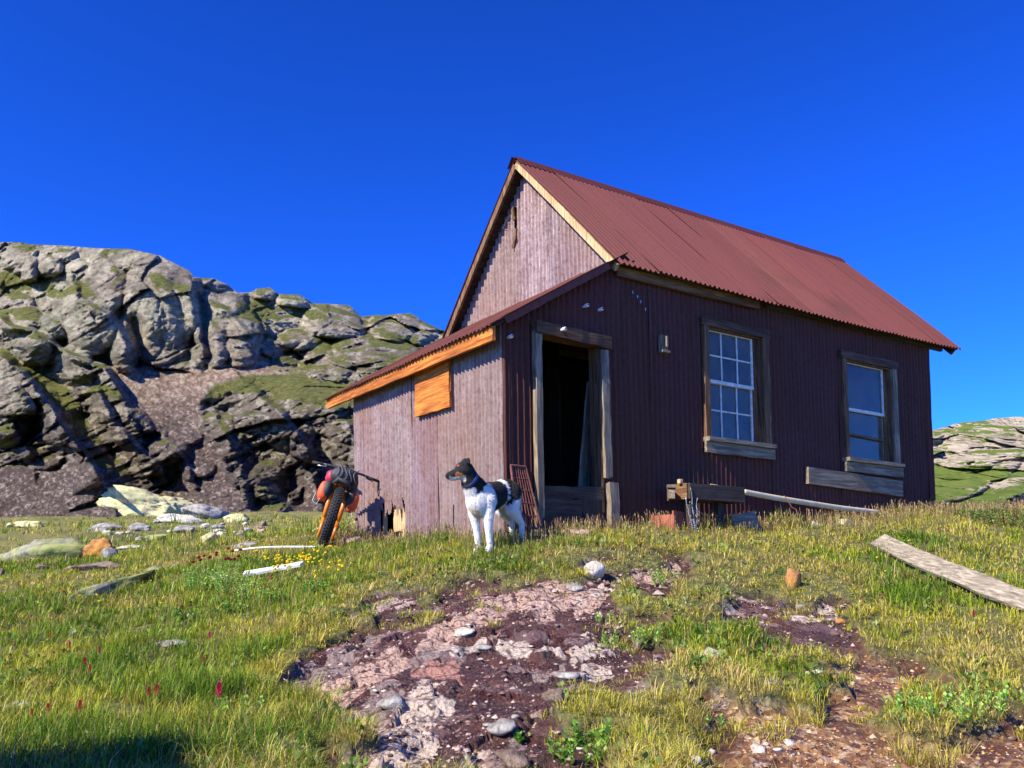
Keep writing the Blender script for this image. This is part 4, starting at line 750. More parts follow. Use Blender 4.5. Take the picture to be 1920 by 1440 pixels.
def cat(P, n=6):
    o = []
    for i in range(len(P) - 1):
        p0, p1, p2, p3 = P[max(i - 1, 0)], P[i], P[i + 1], P[min(i + 2, len(P) - 1)]
        for k in range(n): t = k / n; o.append(.5 * ((2 * p1) + (p2 - p0) * t + (2 * p0 - 5 * p1 + 4 * p2 - p3) * t * t + (3 * p1 - p0 - 3 * p2 + p3) * t ** 3))
    return o + [P[-1]]
pi_ = cat(PP); m.tube(pi_[:-5], .033, 14); M_pipe = plain('cream_plastic_pipe', (.62, .50, .30), .45, 0, .2, 8)
o = m.build('water_pipe', M_pipe, None, smooth=True); tag(o, 'cream plastic pipe sloping along the wall into the wooden trough', 'pipe')
m = MB(); m.tube(pi_[-7:], .014, 8); o2 = m.build('hose_end', M_white, o)
m = MB(); m.tube([pi_[12] + Vector((.0, -.02, .04)), pi_[12] + Vector((.03, -.05, -.02)), pi_[12] + Vector((.07, -.05, -.10)), pi_[12] + Vector((.12, -.05, -.13))], .006, 6); m.build('wire_tie', M_rust, o)
# water falling from the trough
t = NT('falling_water'); M_water = t.pr((.85, .9, .95), .08, 0, t.noise(60), .4, .003, .6, **{'Transmission Weight': .75, 'IOR': 1.33})
m = MB(); P0_ = H(1.955, -.62, tz + .0); P1_ = H(2.0, -.63, -.12)
for s in (-1, 0, 1):
    a = P0_ + Rh @ Vector((s * .085, 0, .01 if s else .12)); m.tube([a.lerp(P1_, k / 12) + Vector((random.uniform(-.006, .006), random.uniform(-.006, .006), 0)) for k in range(13)], [.002 + .004 * random.random() for k in range(13)], 5)
for k in range(26): p = P0_.lerp(P1_, random.random()) + Vector((random.uniform(-.07, .07), random.uniform(-.03, .03), 0)); m.ell(p, (.005, .005, .01), n=5, m=4)
tag(m.build('falling_water', M_water, None, smooth=True), 'thin jets of water leaking from the corner of the trough', 'water jet', kind=None)
m = MB(); u0, z0 = hp(1273, 985, -.45); p = H(u0, -.45, z0); M_redw = wood('red_painted_wood', (.26, .07, .04), (.42, .14, .08), 2); rt = empty('wooden_crate', p, TH + .3, 'small reddish wooden box under the left end of the trough', 'box')
m.box((0, 0, .02), (.24, .02, .26)); m.build('side_board', M_redw, rt); m = MB(); m.box((.11, .13, .0), (.02, .24, .24)); m.box((-.11, .13, .0), (.02, .24, .22)); m.build('side_board', M_redw, rt); m = MB(); m.box((0, .26, .0), (.24, .02, .24)); m.build('side_board', M_redw, rt)
m = MB(); u0, z0 = hp(1400, 984, -.5); p = H(u0, -.5, z0); m.bar((-.2, 0, -.02), (.21, .02, .05), .24, .03, (0, .25, 1), j=.004, ends=.01); o = m.build('leaning_board', wm('grey', 0)); o.location = p; o.rotation_euler = (0, 0, TH); tag(o, 'short grey board leaning under the right end of the trough', 'board')
# rusty grating by the door
g0 = empty('iron_grating', H(.17, -.16, -.02), TH + .1, 'rusty iron grating leaning on the wall left of the doorway', 'grating')
m = MB(); Wg, Hg = .30, .66; tl = .22; sk_ = .30
def gq(x, z): return (x * (1 - .35 * z / Hg) - .13, .12 * z / Hg, z * .95 + .06)
for x, y, x2, y2 in ((0, 0, Wg, 0), (Wg, 0, Wg, Hg), (Wg, Hg, 0, Hg), (0, Hg, 0, 0)): m.tube([gq(x, y), gq(x2, y2)], .012, 6)
m.build('outer_frame', M_rust, g0); m = MB()
for k in range(1, 7): m.tube([gq(Wg * k / 7, 0), gq(Wg * k / 7, Hg)], .007, 5)
for k in range(1, 5): m.tube([gq(0, Hg * k / 5), gq(Wg, Hg * k / 5)], .007, 5)
m.build('bars', M_rust, g0)
# planks lying in the grass
def lay(name, pts_, w, t_, mat, label, cat_, lift=.02, tilt=0):
    P = cat([gp(*q) + Vector((0, 0, lift)) for q in pts_], 4); mb = MB(); V = []; n = len(P)
    for i, p in enumerate(P):
        d = (P[min(i + 1, n - 1)] - P[max(i - 1, 0)]).normalized(); s_ = d.cross(Vector((0, 0, 1))).normalized(); s_ = (s_ + Vector((0, 0, tilt))).normalized(); up = s_.cross(d); ww = (w if not callable(w) else w(i / (n - 1))) / 2 + random.uniform(-.003, .003)
        V += [p - s_ * ww - up * t_ / 2, p + s_ * ww - up * t_ / 2, p + s_ * ww + up * t_ / 2, p - s_ * ww + up * t_ / 2]
    Fc = [(0, 1, 2, 3), tuple(4 * (n - 1) + k for k in (3, 2, 1, 0))] + [(4 * i + k, 4 * i + 4 + k, 4 * i + 4 + (k + 1) % 4, 4 * i + (k + 1) % 4) for i in range(n - 1) for k in range(4)]
    an = math.atan2((P[-1] - P[0]).y, (P[-1] - P[0]).x); Mi = Matrix.Rotation(-an, 3, 'Z'); c0 = P[0].copy(); mb.add([Mi @ (v - c0) for v in V], Fc); o = mb.build(name, mat, None, bevel=.003); o.location = c0; o.rotation_euler = (0, 0, an); return tag(o, label, cat_)
M_plank = wood('sunbleached_plank', (.24, .20, .145), (.44, .38, .28), 0)
lay('plank', [(1648, 1034), (1700, 1060), (1760, 1088), (1820, 1112), (1880, 1140), (1990, 1178)], .20, .035, M_plank, 'long weathered grey plank lying on the grass at the right', 'plank', .12, -.55)
lay('white_board', [(456, 1096), (500, 1089), (566, 1077)], .09, .03, M_white, 'white painted board lying in the grass behind the yellow flowers', 'board', .10, -.4)
lay('white_board', [(400, 1104), (424, 1098)], .07, .03, M_white, 'short piece of white board among the leafy plants', 'board', .09, -.3)
o = MB().tube(cat([gp(440, 1041) + Vector((0, 0, .06)), gp(500, 1037) + Vector((0, 0, .07)), gp(592, 1037) + Vector((0, 0, .07))]), .012, 8).build('white_pipe', M_white, None, smooth=True); tag(o, 'thin white pipe lying in the meadow beside the bicycle wheel', 'pipe')

# ------------------------------------------------------------------ fat tyre bicycle leaning on the lean-to wall
bp = gp(604, 1026); bp.z += .0
BK = bpy.data.objects.new('bicycle', None); C.objects.link(BK); BK.location = bp; BK.rotation_euler = (Matrix.Rotation(R(13), 3, 'Z') @ Matrix.Rotation(R(15), 3, 'Y')).to_euler()
tag(BK, 'loaded fat tyre bicycle with an orange fork leaning against the lean-to wall', 'bicycle')
Wr, Tr = .312, .062
def wheel(y, name_, yaw=0):
    o = bpy.data.objects.new('wheel', None); C.objects.link(o); o.parent = BK; o.location = (0, y, Wr + Tr); o.rotation_euler = (0, 0, yaw)
    m = MB(); m.torus((0, 0, 0), Wr, Tr, n=64, m=14)
    for i in range(56):
        a = 2 * math.pi * i / 56
        for x, k in ((-.026, 0), (0, .5), (.026, 0), (-.046, .5), (.046, .5)):
            aa = a + k * 2 * math.pi / 56; rr = Wr + math.sqrt(max(Tr ** 2 - x * x, 0)) + .004
            m.box((x, rr * math.cos(aa), rr * math.sin(aa)), (.016, .020, .012), Matrix.Rotation(aa - math.pi / 2, 3, 'X'))
    m.build('tyre', M_rubber, o, smooth=False)
    m = MB(); m.torus((0, 0, 0), Wr - .045, .03, n=48, m=8, squash=1.2); m.build('rim', M_blacky, o, smooth=True)
    m = MB()
    for i in range(32):
        a = 2 * math.pi * i / 32; s = 1 if i % 2 else -1; m.tube([(s * .03, .025 * math.cos(a + s), .025 * math.sin(a + s)), (0, (Wr - .06) * math.cos(a), (Wr - .06) * math.sin(a))], .0013, 4)
    m.build('spokes', M_steel, o); m = MB(); m.tube([(-.06, 0, 0), (.06, 0, 0)], .026, 12); m.torus((-.045, 0, 0), .08, .004, n=24, m=4); m.build('hub', M_blacky, o); return o
wheel(0, 'front'); wheel(1.14, 'rear')
m = MB(); z0 = Wr + Tr
for s in (-1, 1):
    m.tube([(s * .088, .0, z0 - .03), (s * .092, .03, z0 + .18), (s * .088, .11, z0 + .42), (s * .03, .17, z0 + .47)], [.026, .030, .030, .024], 10)
    m.tube([(s * .085, -.02, z0 - .28), (s * .088, .0, z0 - .03)], [.016, .024], 8)
m.tube([(-.09, .12, z0 + .43), (.09, .12, z0 + .43)], .026, 10); m.build('fork', M_orange, BK, smooth=True)
m = MB(); m.tube([(0, .14, z0 + .42), (0, .20, z0 + .60)], .026, 10); m.tube([(0, .19, z0 + .46), (0, .66, z0 - .02)], .026, 10); m.tube([(0, .20, z0 + .56), (0, .72, z0 + .36)], .022, 10); m.tube([(0, .66, z0 - .02), (0, .80, z0 + .44)], .020, 10)
for s in (-1, 1): m.tube([(s * .03, .68, z0 - .02), (s * .095, .9, z0 + .0), (s * .09, 1.14, z0)], .014, 8); m.tube([(0, .74, z0 + .36), (s * .09, .9, z0 + .2), (s * .09, 1.14, z0)], .012, 8)
m.build('frame', M_orange, BK, smooth=True)
m = MB(); m.ell((0, .88, z0 + .60), (.075, .13, .03)); m.ell((0, .78, z0 + .60), (.03, .14, .025)); s_ = m.build('saddle', M_black, BK, smooth=True); m = MB(); m.tube([(0, .80, z0 + .44), (0, .84, z0 + .59)], .015, 8); m.build('seat_post', M_blacky, BK)
m = MB(); m.tube([(-.1, .66, z0 - .06), (.1, .66, z0 - .06)], .02, 10); m.torus((.06, .66, z0 - .06), .09, .005, n=30, m=4); m.bar((.09, .66, z0 - .06), (.09, .62, z0 - .22), .025, .015); m.bar((-.09, .66, z0 - .06), (-.09, .70, z0 + .10), .025, .015); m.box((.14, .62, z0 - .22), (.09, .08, .02)); m.box((-.14, .70, z0 + .10), (.09, .08, .02)); m.build('crank', M_blacky, BK)
hb = .63
m = MB(); m.tube([(-.43, .27, z0 + hb - .015), (-.2, .20, z0 + hb + .0), (-.08, .165, z0 + hb - .005), (0, .16, z0 + hb - .01), (.08, .165, z0 + hb - .005), (.2, .20, z0 + hb), (.43, .27, z0 + hb - .015)], .0155, 10); m.tube([(0, .19, z0 + .56), (0, .15, z0 + hb)], .024, 10); hbo = m.build('handlebar', M_black, BK, smooth=True)
for s in (-1, 1):
    m = MB(); m.tube([(s * .28, .228, z0 + hb - .006), (s * .43, .27, z0 + hb - .015)], .019, 10); m.build('grip', M_rubber, hbo, smooth=True)
    m = MB(); m.tube([(s * .25, .21, z0 + hb), (s * .26, .16, z0 + hb - .035), (s * .36, .17, z0 + hb - .05)], [.012, .008, .006], 6); m.build('brake_lever', M_steel if s < 0 else M_black, hbo, smooth=True)
m = MB(); m.tube([(.43, .27, z0 + hb - .015), (.47, .27, z0 + hb - .03), (.475, .24, z0 + hb - .12), (.48, .23, z0 + hb - .20)], [.012, .011, .010, .008], 8); m.build('bar_end', M_black, hbo, smooth=True)
m = MB(); m.tube([(-.08, .12, z0 + hb), (-.2, .02, z0 + hb - .06), (-.12, .0, z0 + .42), (-.085, .05, z0 + .2)], .004, 5); m.tube([(.1, .12, z0 + hb), (.17, .0, z0 + hb - .1), (.06, .02, z0 + .40)], .004, 5); m.build('cable', M_black, BK)
def bag(name, c, r, mat, label, cat_, jit=.05, seed=0, n=22, mm=14):
    random.seed(seed); m = MB(); m.ell((0, 0, 0), r, n=n, m=mm); V = np.array(m.v); V = V * (1 + .16 * fbm(V + seed, .11, 3, seed) + .05 * fbm(V, .04, 2, seed + 5))[:, None]
    P = np.sign(V) * (np.abs(V / np.array(r)) ** .8) * np.array(r); m.v = [tuple(p) for p in P]; o = m.build(name, mat, None, smooth=True); o.matrix_world = Matrix.Translation(bp) @ BK.rotation_euler.to_matrix().to_4x4() @ Matrix.Translation(c); return tag(o, label, cat_)
b1 = bag('handlebar_bag', (0, .03, z0 + hb - .10), (.17, .12, .10), M_blacky, 'black strapped roll bag hanging on the front of the handlebar', 'bag', seed=3)
m = MB()
for k in range(5): a = -.13 + k * .065; m.tube([(a + .03 * math.sin(t * 3 + k), -.135 * math.cos(t) - .0, .118 * math.sin(t)) for t in [-1.3 + .26 * j for j in range(11)]], .006, 5)
m.build('strap', plain('grey_webbing', (.10, .10, .11), .5), b1)
bg1 = bag('fork_bag', (-.185, .06, z0 + .28), (.075, .09, .13), M_orbag, 'orange dry bag strapped to the sunny left side of the fork', 'bag', seed=5)
bg2 = bag('fork_bag', (.185, .06, z0 + .25), (.075, .09, .135), M_orbag, 'orange dry bag on the fork side next to the wall', 'bag', seed=6)
for b_, s in ((bg1, 1), (bg2, -1)):
    m = MB(); m.ell((s * .030, -.01, .03), (.072, .098, .120), n=16, m=10); m.build('flap', M_blacky, b_, smooth=True)
    m = MB(); m.tube([(-s * .09, -.03, -.04), (-s * .10, -.05, -.15), (-s * .04, -.06, -.18), (-s * .02, -.06, -.10)], .004, 5); m.build('strap', M_white, b_)
b4 = bag('frame_bag', (.13, .14, z0 + .44), (.07, .12, .12), M_blacky, 'black bag squeezed between the handlebar and the cabin wall', 'bag', seed=8)
b3 = bag('stuff_sack', (-.12, .26, z0 + .50), (.10, .12, .10), M_red, 'crumpled dark red jacket stuffed behind the handlebar', 'jacket', seed=9)
m = MB(); m.tube([(-.11, -.03, z0 + .40), (-.06, -.07, z0 + .46), (.06, -.07, z0 + .45), (.11, -.03, z0 + .37)], [.02, .035, .035, .02], 8); m.build('crown_strap', M_blacky, BK, smooth=True)
random.seed(11)

# ------------------------------------------------------------------ dog
def remesh(mb, vox, it=6):
    me = bpy.data.meshes.new('tmp'); me.from_pydata(mb.v, [], mb.f); bm = bmesh.new(); bm.from_mesh(me); bmesh.ops.recalc_face_normals(bm, faces=bm.faces); bm.to_mesh(me); bm.free()
    o = bpy.data.objects.new('tmp', me); C.objects.link(o); md = o.modifiers.new('r', 'REMESH'); md.mode = 'VOXEL'; md.voxel_size = vox; md.use_smooth_shade = True
    sm_ = o.modifiers.new('s', 'SMOOTH'); sm_.iterations = it; sm_.factor = .5
    dg = bpy.context.evaluated_depsgraph_get(); dg.update(); r = bpy.data.meshes.new_from_object(o.evaluated_get(dg)); bpy.data.objects.remove(o); return r
def cap(m, a, b, ra, rb, n=14, sq=(1, 1)):
    a, b = Vector(a), Vector(b); P = [a]; rr_ = [0.001]; k = 4; L = (b - a).normalized()
    P = [a + L * (-ra * math.cos(t)) for t in [i * math.pi / 2 / k for i in range(k)]] + [a, b] + [b + L * (rb * math.sin(t)) for t in [(i + 1) * math.pi / 2 / k for i in range(k)]]
    rr_ = [max(ra * math.sin(t), .001) for t in [i * math.pi / 2 / k for i in range(k)]] + [ra, rb] + [max(rb * math.cos(t), .001) for t in [(i + 1) * math.pi / 2 / k for i in range(k)]]
    m.tube(P, rr_, n)
DH = -R(42); hdx, hdy = math.cos(DH), math.sin(DH); HC = Vector((.305, -.025, .770))
def hd_(f, s, z): return (HC.x + f * hdx - s * hdy, HC.y + f * hdy + s * hdx, HC.z + z)   # head frame: forward, left, up
m = MB()
m.ell((.12, 0, .470), (.185, .125, .160), n=20, m=14); m.ell((-.02, 0, .49), (.23, .118, .132), n=20, m=14); m.ell((-.22, 0, .515), (.195, .105, .115), n=20, m=14); m.ell((.22, 0, .47), (.085, .085, .11), n=16, m=12); m.ell((.12, 0, .57), (.13, .06, .06), n=14, m=10)
cap(m, (.15, 0, .54), (.245, -.008, .66), .108, .088); cap(m, (.24, -.008, .64), (HC.x - .02, HC.y + .01, HC.z - .02), .088, .074); cap(m, (.20, 0, .48), (.265, -.01, .62), .082, .07)
m.ell(hd_(0, 0, 0), (.088, .080, .076), Matrix.Rotation(DH, 3, 'Z'), n=18, m=12); cap(m, hd_(.03, 0, -.012), hd_(.148, 0, -.036), .052, .031); cap(m, hd_(.02, 0, -.038), hd_(.128, 0, -.060), .046, .024); m.ell(hd_(.042, .032, .034), (.024, .018, .014), n=8, m=6); m.ell(hd_(.042, -.032, .034), (.024, .018, .014), n=8, m=6)
m.ell(hd_(.155, 0, -.028), (.019, .018, .015), n=10, m=8)
for s in (-1, 1):                                           # folded ears, part of the body surface
    cap(m, hd_(-.025, s * .050, .050), hd_(-.03, s * .080, .088), .026, .019, 8); cap(m, hd_(-.03, s * .080, .088), hd_(-.035 + (.05 if s < 0 else 0), s * .112, .060), .019, .010, 8)
def leg(P, r):
    for i in range(len(P) - 1): cap(m, P[i], P[i + 1], r[i], r[i + 1], 12)
for s in (-1, 1):
    f = .012 if s > 0 else -.012
    leg([(.14, s * .070, .46), (.155, s * .085, .37), (.165 + f, s * .080, .20), (.165 + f, s * .078, .06)], [.080, .053, .032, .026]); cap(m, (.165 + f, s * .078, .05), (.20 + f, s * .078, .02), .029, .027, 10)
    for q in (-1, 0, 1): cap(m, (.195 + f, s * .078 + q * .014, .022), (.222 + f, s * .078 + q * .017, .012), .013, .011, 8)
    h = .03 if s > 0 else -.03
    leg([(-.28, s * .052, .50), (-.24 + h, s * .082, .34), (-.375 + h, s * .082, .185), (-.345 + h, s * .082, .05)], [.096, .062, .028, .0235]); cap(m, (-.25, s * .07, .43), (-.24 + h, s * .082, .33), .068, .05, 12)
    cap(m, (-.34 + h, s * .082, .04), (-.31 + h, s * .082, .018), .022, .021, 10)
    for q in (-1, 0, 1): cap(m, (-.315 + h, s * .082 + q * .013, .02), (-.288 + h, s * .082 + q * .016, .011), .012, .010, 8)
leg([(-.38, 0, .55), (-.43, .01, .47), (-.44, .01, .36), (-.43, .01, .27)], [.032, .024, .02, .014])
me = remesh(m, .0065, 5); V = np.array([v.co[:] for v in me.vertices]); N = len(V)
x, y, z = V.T; nz_ = fbm(V, .05, 3, 5) * .026 + fbm(V, .012, 2, 6) * .016
fx = (x - HC.x) * hdx + (y - HC.y) * hdy; fs = -(x - HC.x) * hdy + (y - HC.y) * hdx; fz = z - HC.z
white = np.array((.80, .78, .72)); blk = np.array((.012, .012, .014)); tan_ = np.array((.36, .13, .03)); col = np.tile(white, (N, 1))
def paint(mask, c):
    k = sstep(-.004, .004, mask)[:, None]; col[:] = col * (1 - k) + np.array(c) * k
paint(np.minimum.reduce([x + .145 + nz_, .060 - x + nz_ - (z - .5) * .1, z - .375 - nz_ + (x + .04) * .5]), blk)      # saddle patch
paint(np.minimum.reduce([x + .355 + nz_, -.172 - x + nz_ - (z - .5) * .12, z - .435 + nz_ * 1.5 + (x + .25) * .35]), blk)          # rump patch
paint(np.minimum.reduce([(x - .0) * .45 + z - .655 + nz_ - np.abs(y) * .1, x - .12]) , blk)                                      # neck
chest = np.minimum.reduce([x - .27, .60 - z]); paint(chest + nz_, white)
hm = np.minimum.reduce([fx + .12, fz + .16]); paint(np.where(z > .655, hm, -1) + nz_, blk)
paint(np.minimum.reduce([-.022 - fz + nz_ - np.abs(fx - .06) * .2, fx - .02, .095 - fx, z - .66]), tan_); paint(np.minimum.reduce([-.052 - fz + nz_, fx + .0, z - .67]), white * .7)
paint(.006 - np.abs(fs) + nz_ * .2 - np.maximum(0, np.abs(fx - .10) - .05), blk * 1); paint(fx - .150, blk * .6); paint(.012 - np.hypot(np.hypot(fx - .060, np.abs(fs) - .036), fz - .050), tan_)
paint(np.minimum.reduce([.42 - z, z - .28, .05 - np.abs(y), x - .1]) + nz_, white * np.array((.85, .72, .55))); paint(np.minimum.reduce([-.2 - x, .42 - z, z - .22, .07 - np.abs(y)]) + nz_, white * np.array((.8, .68, .5)))
bad = me.color_attributes.new('Col', 'FLOAT_COLOR', 'POINT'); bad.data.foreach_set('color', np.c_[col, np.ones(N)].astype(np.float32).ravel())
t = NT('short_dog_fur'); fn_ = t.noise(1.0, t.coord((160, 160, 60)), 4, .7); M_fur = t.pr(t.mix(.5, t.attr('Col'), t.ramp(fn_, [(.3, .65), (.6, 1.)]), 'MULTIPLY'), .75, 0, fn_, .5, .006, .3)
dp = gp(926, 1030); dp = (gp(905, 1031) + gp(948, 1022)) / 2 
DOG = empty('dog', (0, 0, 0), 0, 'white dog with black head and black patches wearing a blue collar, standing before the lean-to', 'dog')
DA = math.atan2(-.80, -.60)
DOG.location = Vector((0, 0, 0)); DOG.rotation_euler = (0, R(-1), DA); DOG.scale = (1., 1., 1.)
fr = Matrix.Rotation(DA, 3, 'Z') @ Vector((.18, 0, 0)); tgt = gp(907, 1035); DOG.location = tgt - fr; DOG.location.z = float(ground(np.array([DOG.location.x]), np.array([DOG.location.y]))[0]) - .015
gA = float(ground(np.array([tgt.x]), np.array([tgt.y]))[0]); rrp = DOG.location - fr * 1.6; gB = float(ground(np.array([rrp.x]), np.array([rrp.y]))[0]); DOG.rotation_euler[1] = -math.atan2(gA - gB, (tgt - rrp).xy.length)
o = link('body', me, M_fur, DOG)
nf_ = np.array([v.normal[:] for v in me.vertices]); sel = rng.integers(0, N, 52000); hp0 = V[sel] + rng.normal(0, .002, (len(sel), 3)); flow = np.array((-.75, 0, -.55)); fl_ = flow - nf_[sel] * (nf_[sel] @ flow)[:, None]; fl_ /= np.linalg.norm(fl_, axis=1, keepdims=True) + 1e-6
hl = np.where(z[sel] < .3, .008, np.where(z[sel] > .68, .010, .017)) * rng.uniform(.6, 1.3, len(sel)); dr = fl_ * .85 + nf_[sel] * .42 + rng.normal(0, .14, (len(sel), 3)); sd_ = np.cross(dr, nf_[sel]); sd_ /= np.linalg.norm(sd_, axis=1, keepdims=True) + 1e-6
keepf = np.hypot(np.hypot(fx[sel] - .066, np.abs(fs[sel]) - .036), fz[sel] - .022) > .018; HV = np.stack([hp0 - sd_ * .0016, hp0 + sd_ * .0016, hp0 + dr * hl[:, None]], 1)[keepf]; hc3 = np.repeat((col[sel] * rng.uniform(.92, 1.06, (len(sel), 1)))[keepf][:, None], 3, 1)
link('coat', npmesh('coat', HV.reshape(-1, 3), faces3=np.arange(len(HV) * 3).reshape(-1, 3), col=hc3.reshape(-1, 3)), M_fur, DOG)
ca = Vector((.262, -.010, .676)); cd = Vector((.55, -.1, .83)).normalized(); q = Vector((0, 0, 1)).rotation_difference((cd + Vector((.35, 0, 0))).normalized()).to_matrix(); V = []
m = MB(); ring = [ca + q @ Vector((math.cos(a) * .094, math.sin(a) * .090, 0)) for a in [2 * math.pi * i / 28 for i in range(29)]]
for i in range(28):
    a, b = ring[i], ring[i + 1]; up = q @ Vector((0, 0, 1)); out = ((a + b) / 2 - ca).normalized() * .004
    m.add([a - up * .013, b - up * .013, b + up * .013, a + up * .013, a - up * .013 - out * 2, b - up * .013 - out * 2, b + up * .013 - out * 2, a + up * .013 - out * 2], [(0, 1, 2, 3), (7, 6, 5, 4), (0, 4, 5, 1), (3, 2, 6, 7)])
co_ = m.build('collar', plain('blue_webbing', (.02, .05, .22), .5), DOG); m = MB(); m.ell(ca + q @ Vector((.098, -.02, -.03)), (.012, .004, .014)); m.build('tag', M_steel, co_, smooth=True)
for s in (-1, 1): m = MB(); m.ell(hd_(.066, s * .036, .022), (.0095, .0095, .0095), n=10, m=8); m.build('eye', plain('dark_eye', (.02, .012, .008), .08), DOG, smooth=True)

# ------------------------------------------------------------------ grass: short turf blades on the slope, one object
def bladesmat():
    t = NT('alpine_grass'); c = t.attr('Col'); p = t.n('ShaderNodeBsdfPrincipled'); t.l(c, p.inputs['Base Color']); p.inputs['Roughness'].default_value = .6; p.inputs['Specular IOR Level'].default_value = .25
    tr = t.n('ShaderNodeBsdfTranslucent'); t.l(c, tr.inputs[0]); mx = t.n('ShaderNodeMixShader'); mx.inputs[0].default_value = .3; t.l(p.outputs[0], mx.inputs[1]); t.l(tr.outputs[0], mx.inputs[2]); t.l(mx.outputs[0], t.o.inputs[0]); return t.m
M_grass = bladesmat()
def cell(X, Y):
    p = np.stack([X, Y, X * 0], -1); return p
def make_grass(name, NCl, per, rmin, rmax, azlim, hs_, label, tus=False):
    u = rng.uniform(math.log(rmin), math.log(rmax), NCl); a = rng.uniform(-azlim, azlim, NCl); r = np.exp(u); X, Y = r * np.sin(a), r * np.cos(a)
    Z, B, SDv = ground(X, Y, full=True); P = np.stack([X, Y, X * 0], -1); dens = fbm(P, .7, 3, 90)
    keep = (SDv < .02) | ((SDv < .22) & (fbm(P, .16, 2, 91) > .36) & (rng.random(NCl) < .8))
    # keep grass out of the cabin and off flat rock tops
    L = (np.stack([X - HO.x, Y - HO.y], -1)) @ np.array([[math.cos(TH), -math.sin(TH)], [math.sin(TH), math.cos(TH)]]); keep &= ~((L[:, 0] > -.02) & (L[:, 0] < L_) & (L[:, 1] > -.01) & (L[:, 1] < D_))
    keep &= (fbm(P, .35, 3, 92) + .3 * fbm(P, .1, 2, 192) > -.62)
    if tus: keep &= (rng.random(NCl) < .25 + .75 * (SDv > -.22))
    X, Y, Z, P, r, SDv, dens, L = X[keep], Y[keep], Z[keep], P[keep], r[keep], SDv[keep], dens[keep], L[keep]; n = len(X); k = np.repeat(np.arange(n), per); m_ = len(k)
    lush = 1.5 * fbm(P, 1.1, 3, 93) + .7 * fbm(P, .3, 2, 94); dry = .10 + 1.4 * fbm(P, .8, 3, 95) + .35 * sstep(-.28, 0, SDv) + .25 * sstep(8, 12, r); px, py = topx(np.stack([X, Y, Z], -1))
    wall = sstep(.9, .1, np.abs(L[:, 1])) * (L[:, 1] < 0) * (L[:, 0] > -.5); lush = lush - wall * .2; lushR = sstep(120, 0, np.hypot(px - 1680, (py - 1020) * 2)); lush = lush + .7 * lushR
    ch = hs_ * np.exp(rng.normal(0, .36, n)) * (1 + .55 * np.clip(lush, -.6, 1)) * np.clip(1.0 - .45 * sstep(-.25, 0, SDv), .4, 1) * (1 + .45 * wall)
    sp = (.018 + .010 * np.clip(r / 5, .6, 5)) * rng.uniform(.7, 1.4, n)
    if tus: sp = rng.uniform(.025, .06, n); ch = hs_ * rng.uniform(.6, 1.3, n); dry = dry + .25
    ang = rng.uniform(0, 2 * np.pi, m_); off = np.sqrt(rng.random(m_)) * sp[k]; bx, by = X[k] + off * np.cos(ang), Y[k] + off * np.sin(ang)
    h = ch[k] * rng.uniform(.45, 1.15, m_); lean = rng.uniform(.15, .85, m_) * (1 + .6 * (dry[k] > .2)) if not tus else rng.uniform(.3, 1.5, m_); la = ang + rng.normal(0, .7, m_); w = np.maximum(.0022, .00055 * r[k]) * rng.uniform(.7, 1.5, m_)
    bz = Z[k] - .006; dx, dy = np.cos(la) * lean * h, np.sin(la) * lean * h; sx, sy = -np.sin(la) * w / 2, np.cos(la) * w / 2
    tw = rng.uniform(-1, 1, m_); sx, sy = sx + tw * w * .3 * np.cos(la), sy + tw * w * .3 * np.sin(la)
    V = np.empty((m_, 5, 3), np.float32)
    V[:, 0] = np.stack([bx - sx, by - sy, bz], -1); V[:, 1] = np.stack([bx + sx, by + sy, bz], -1)
    V[:, 2] = np.stack([bx + sx * .8 + dx * .35, by + sy * .8 + dy * .35, bz + h * .62], -1); V[:, 3] = np.stack([bx - sx * .8 + dx * .35, by - sy * .8 + dy * .35, bz + h * .62], -1)
    V[:, 4] = np.stack([bx + dx, by + dy, bz + h * (1 - .25 * lean)], -1)
    ga, gb, st, dk, br = map(np.array, ((.22, .31, .018), (.50, .47, .035), (.66, .52, .18), (.10, .19, .012), (.36, .22, .12)))
    q = np.clip(.5 + dry[k] * 1.1 - lush[k] * .5 + rng.normal(0, .18, m_), 0, 1)[:, None]; c = ga * (1 - q) + gb * q
    s = (rng.random(m_) < np.clip(.10 + dry[k] * .55, .03, .7))[:, None]; c = np.where(s, st * rng.uniform(.6, 1.1, (m_, 1)), c)
    s = (rng.random(m_) < np.clip(lush[k] * .9 - .05, 0, .8))[:, None]; c = np.where(s, dk * rng.uniform(.7, 1.7, (m_, 1)), c)
    s = (rng.random(m_) < np.clip(wall[k] * .35 + .04, 0, 1))[:, None]; c = np.where(s, br, c); c = c * rng.uniform(.75, 1.2, (m_, 1))
    cc = np.repeat(c[:, None], 5, 1); cc[:, :2] *= .85
    i = (np.arange(m_) * 5)[:, None]; f4 = i + np.array([0, 1, 2, 3]); f3 = i + np.array([3, 2, 4])
    o = link(name, npmesh(name, V.reshape(-1, 3), f4, f3, col=cc.reshape(-1, 3)), M_grass); return tag(o, label, 'grass', kind='stuff')
make_grass('grass', 52000, 11, 1.9, 15.5, R(41), .070, 'short yellow green alpine grass covering the slope around the bare soil')
make_grass('grass_tussocks', 2600, 46, 1.9, 11, R(39), .105, 'arching yellow green tussocks along the edges of the bare soil', True)
make_grass('meadow_grass', 7000, 7, 14.5, 46, R(40), .12, 'thin yellowish grass of the far meadow')
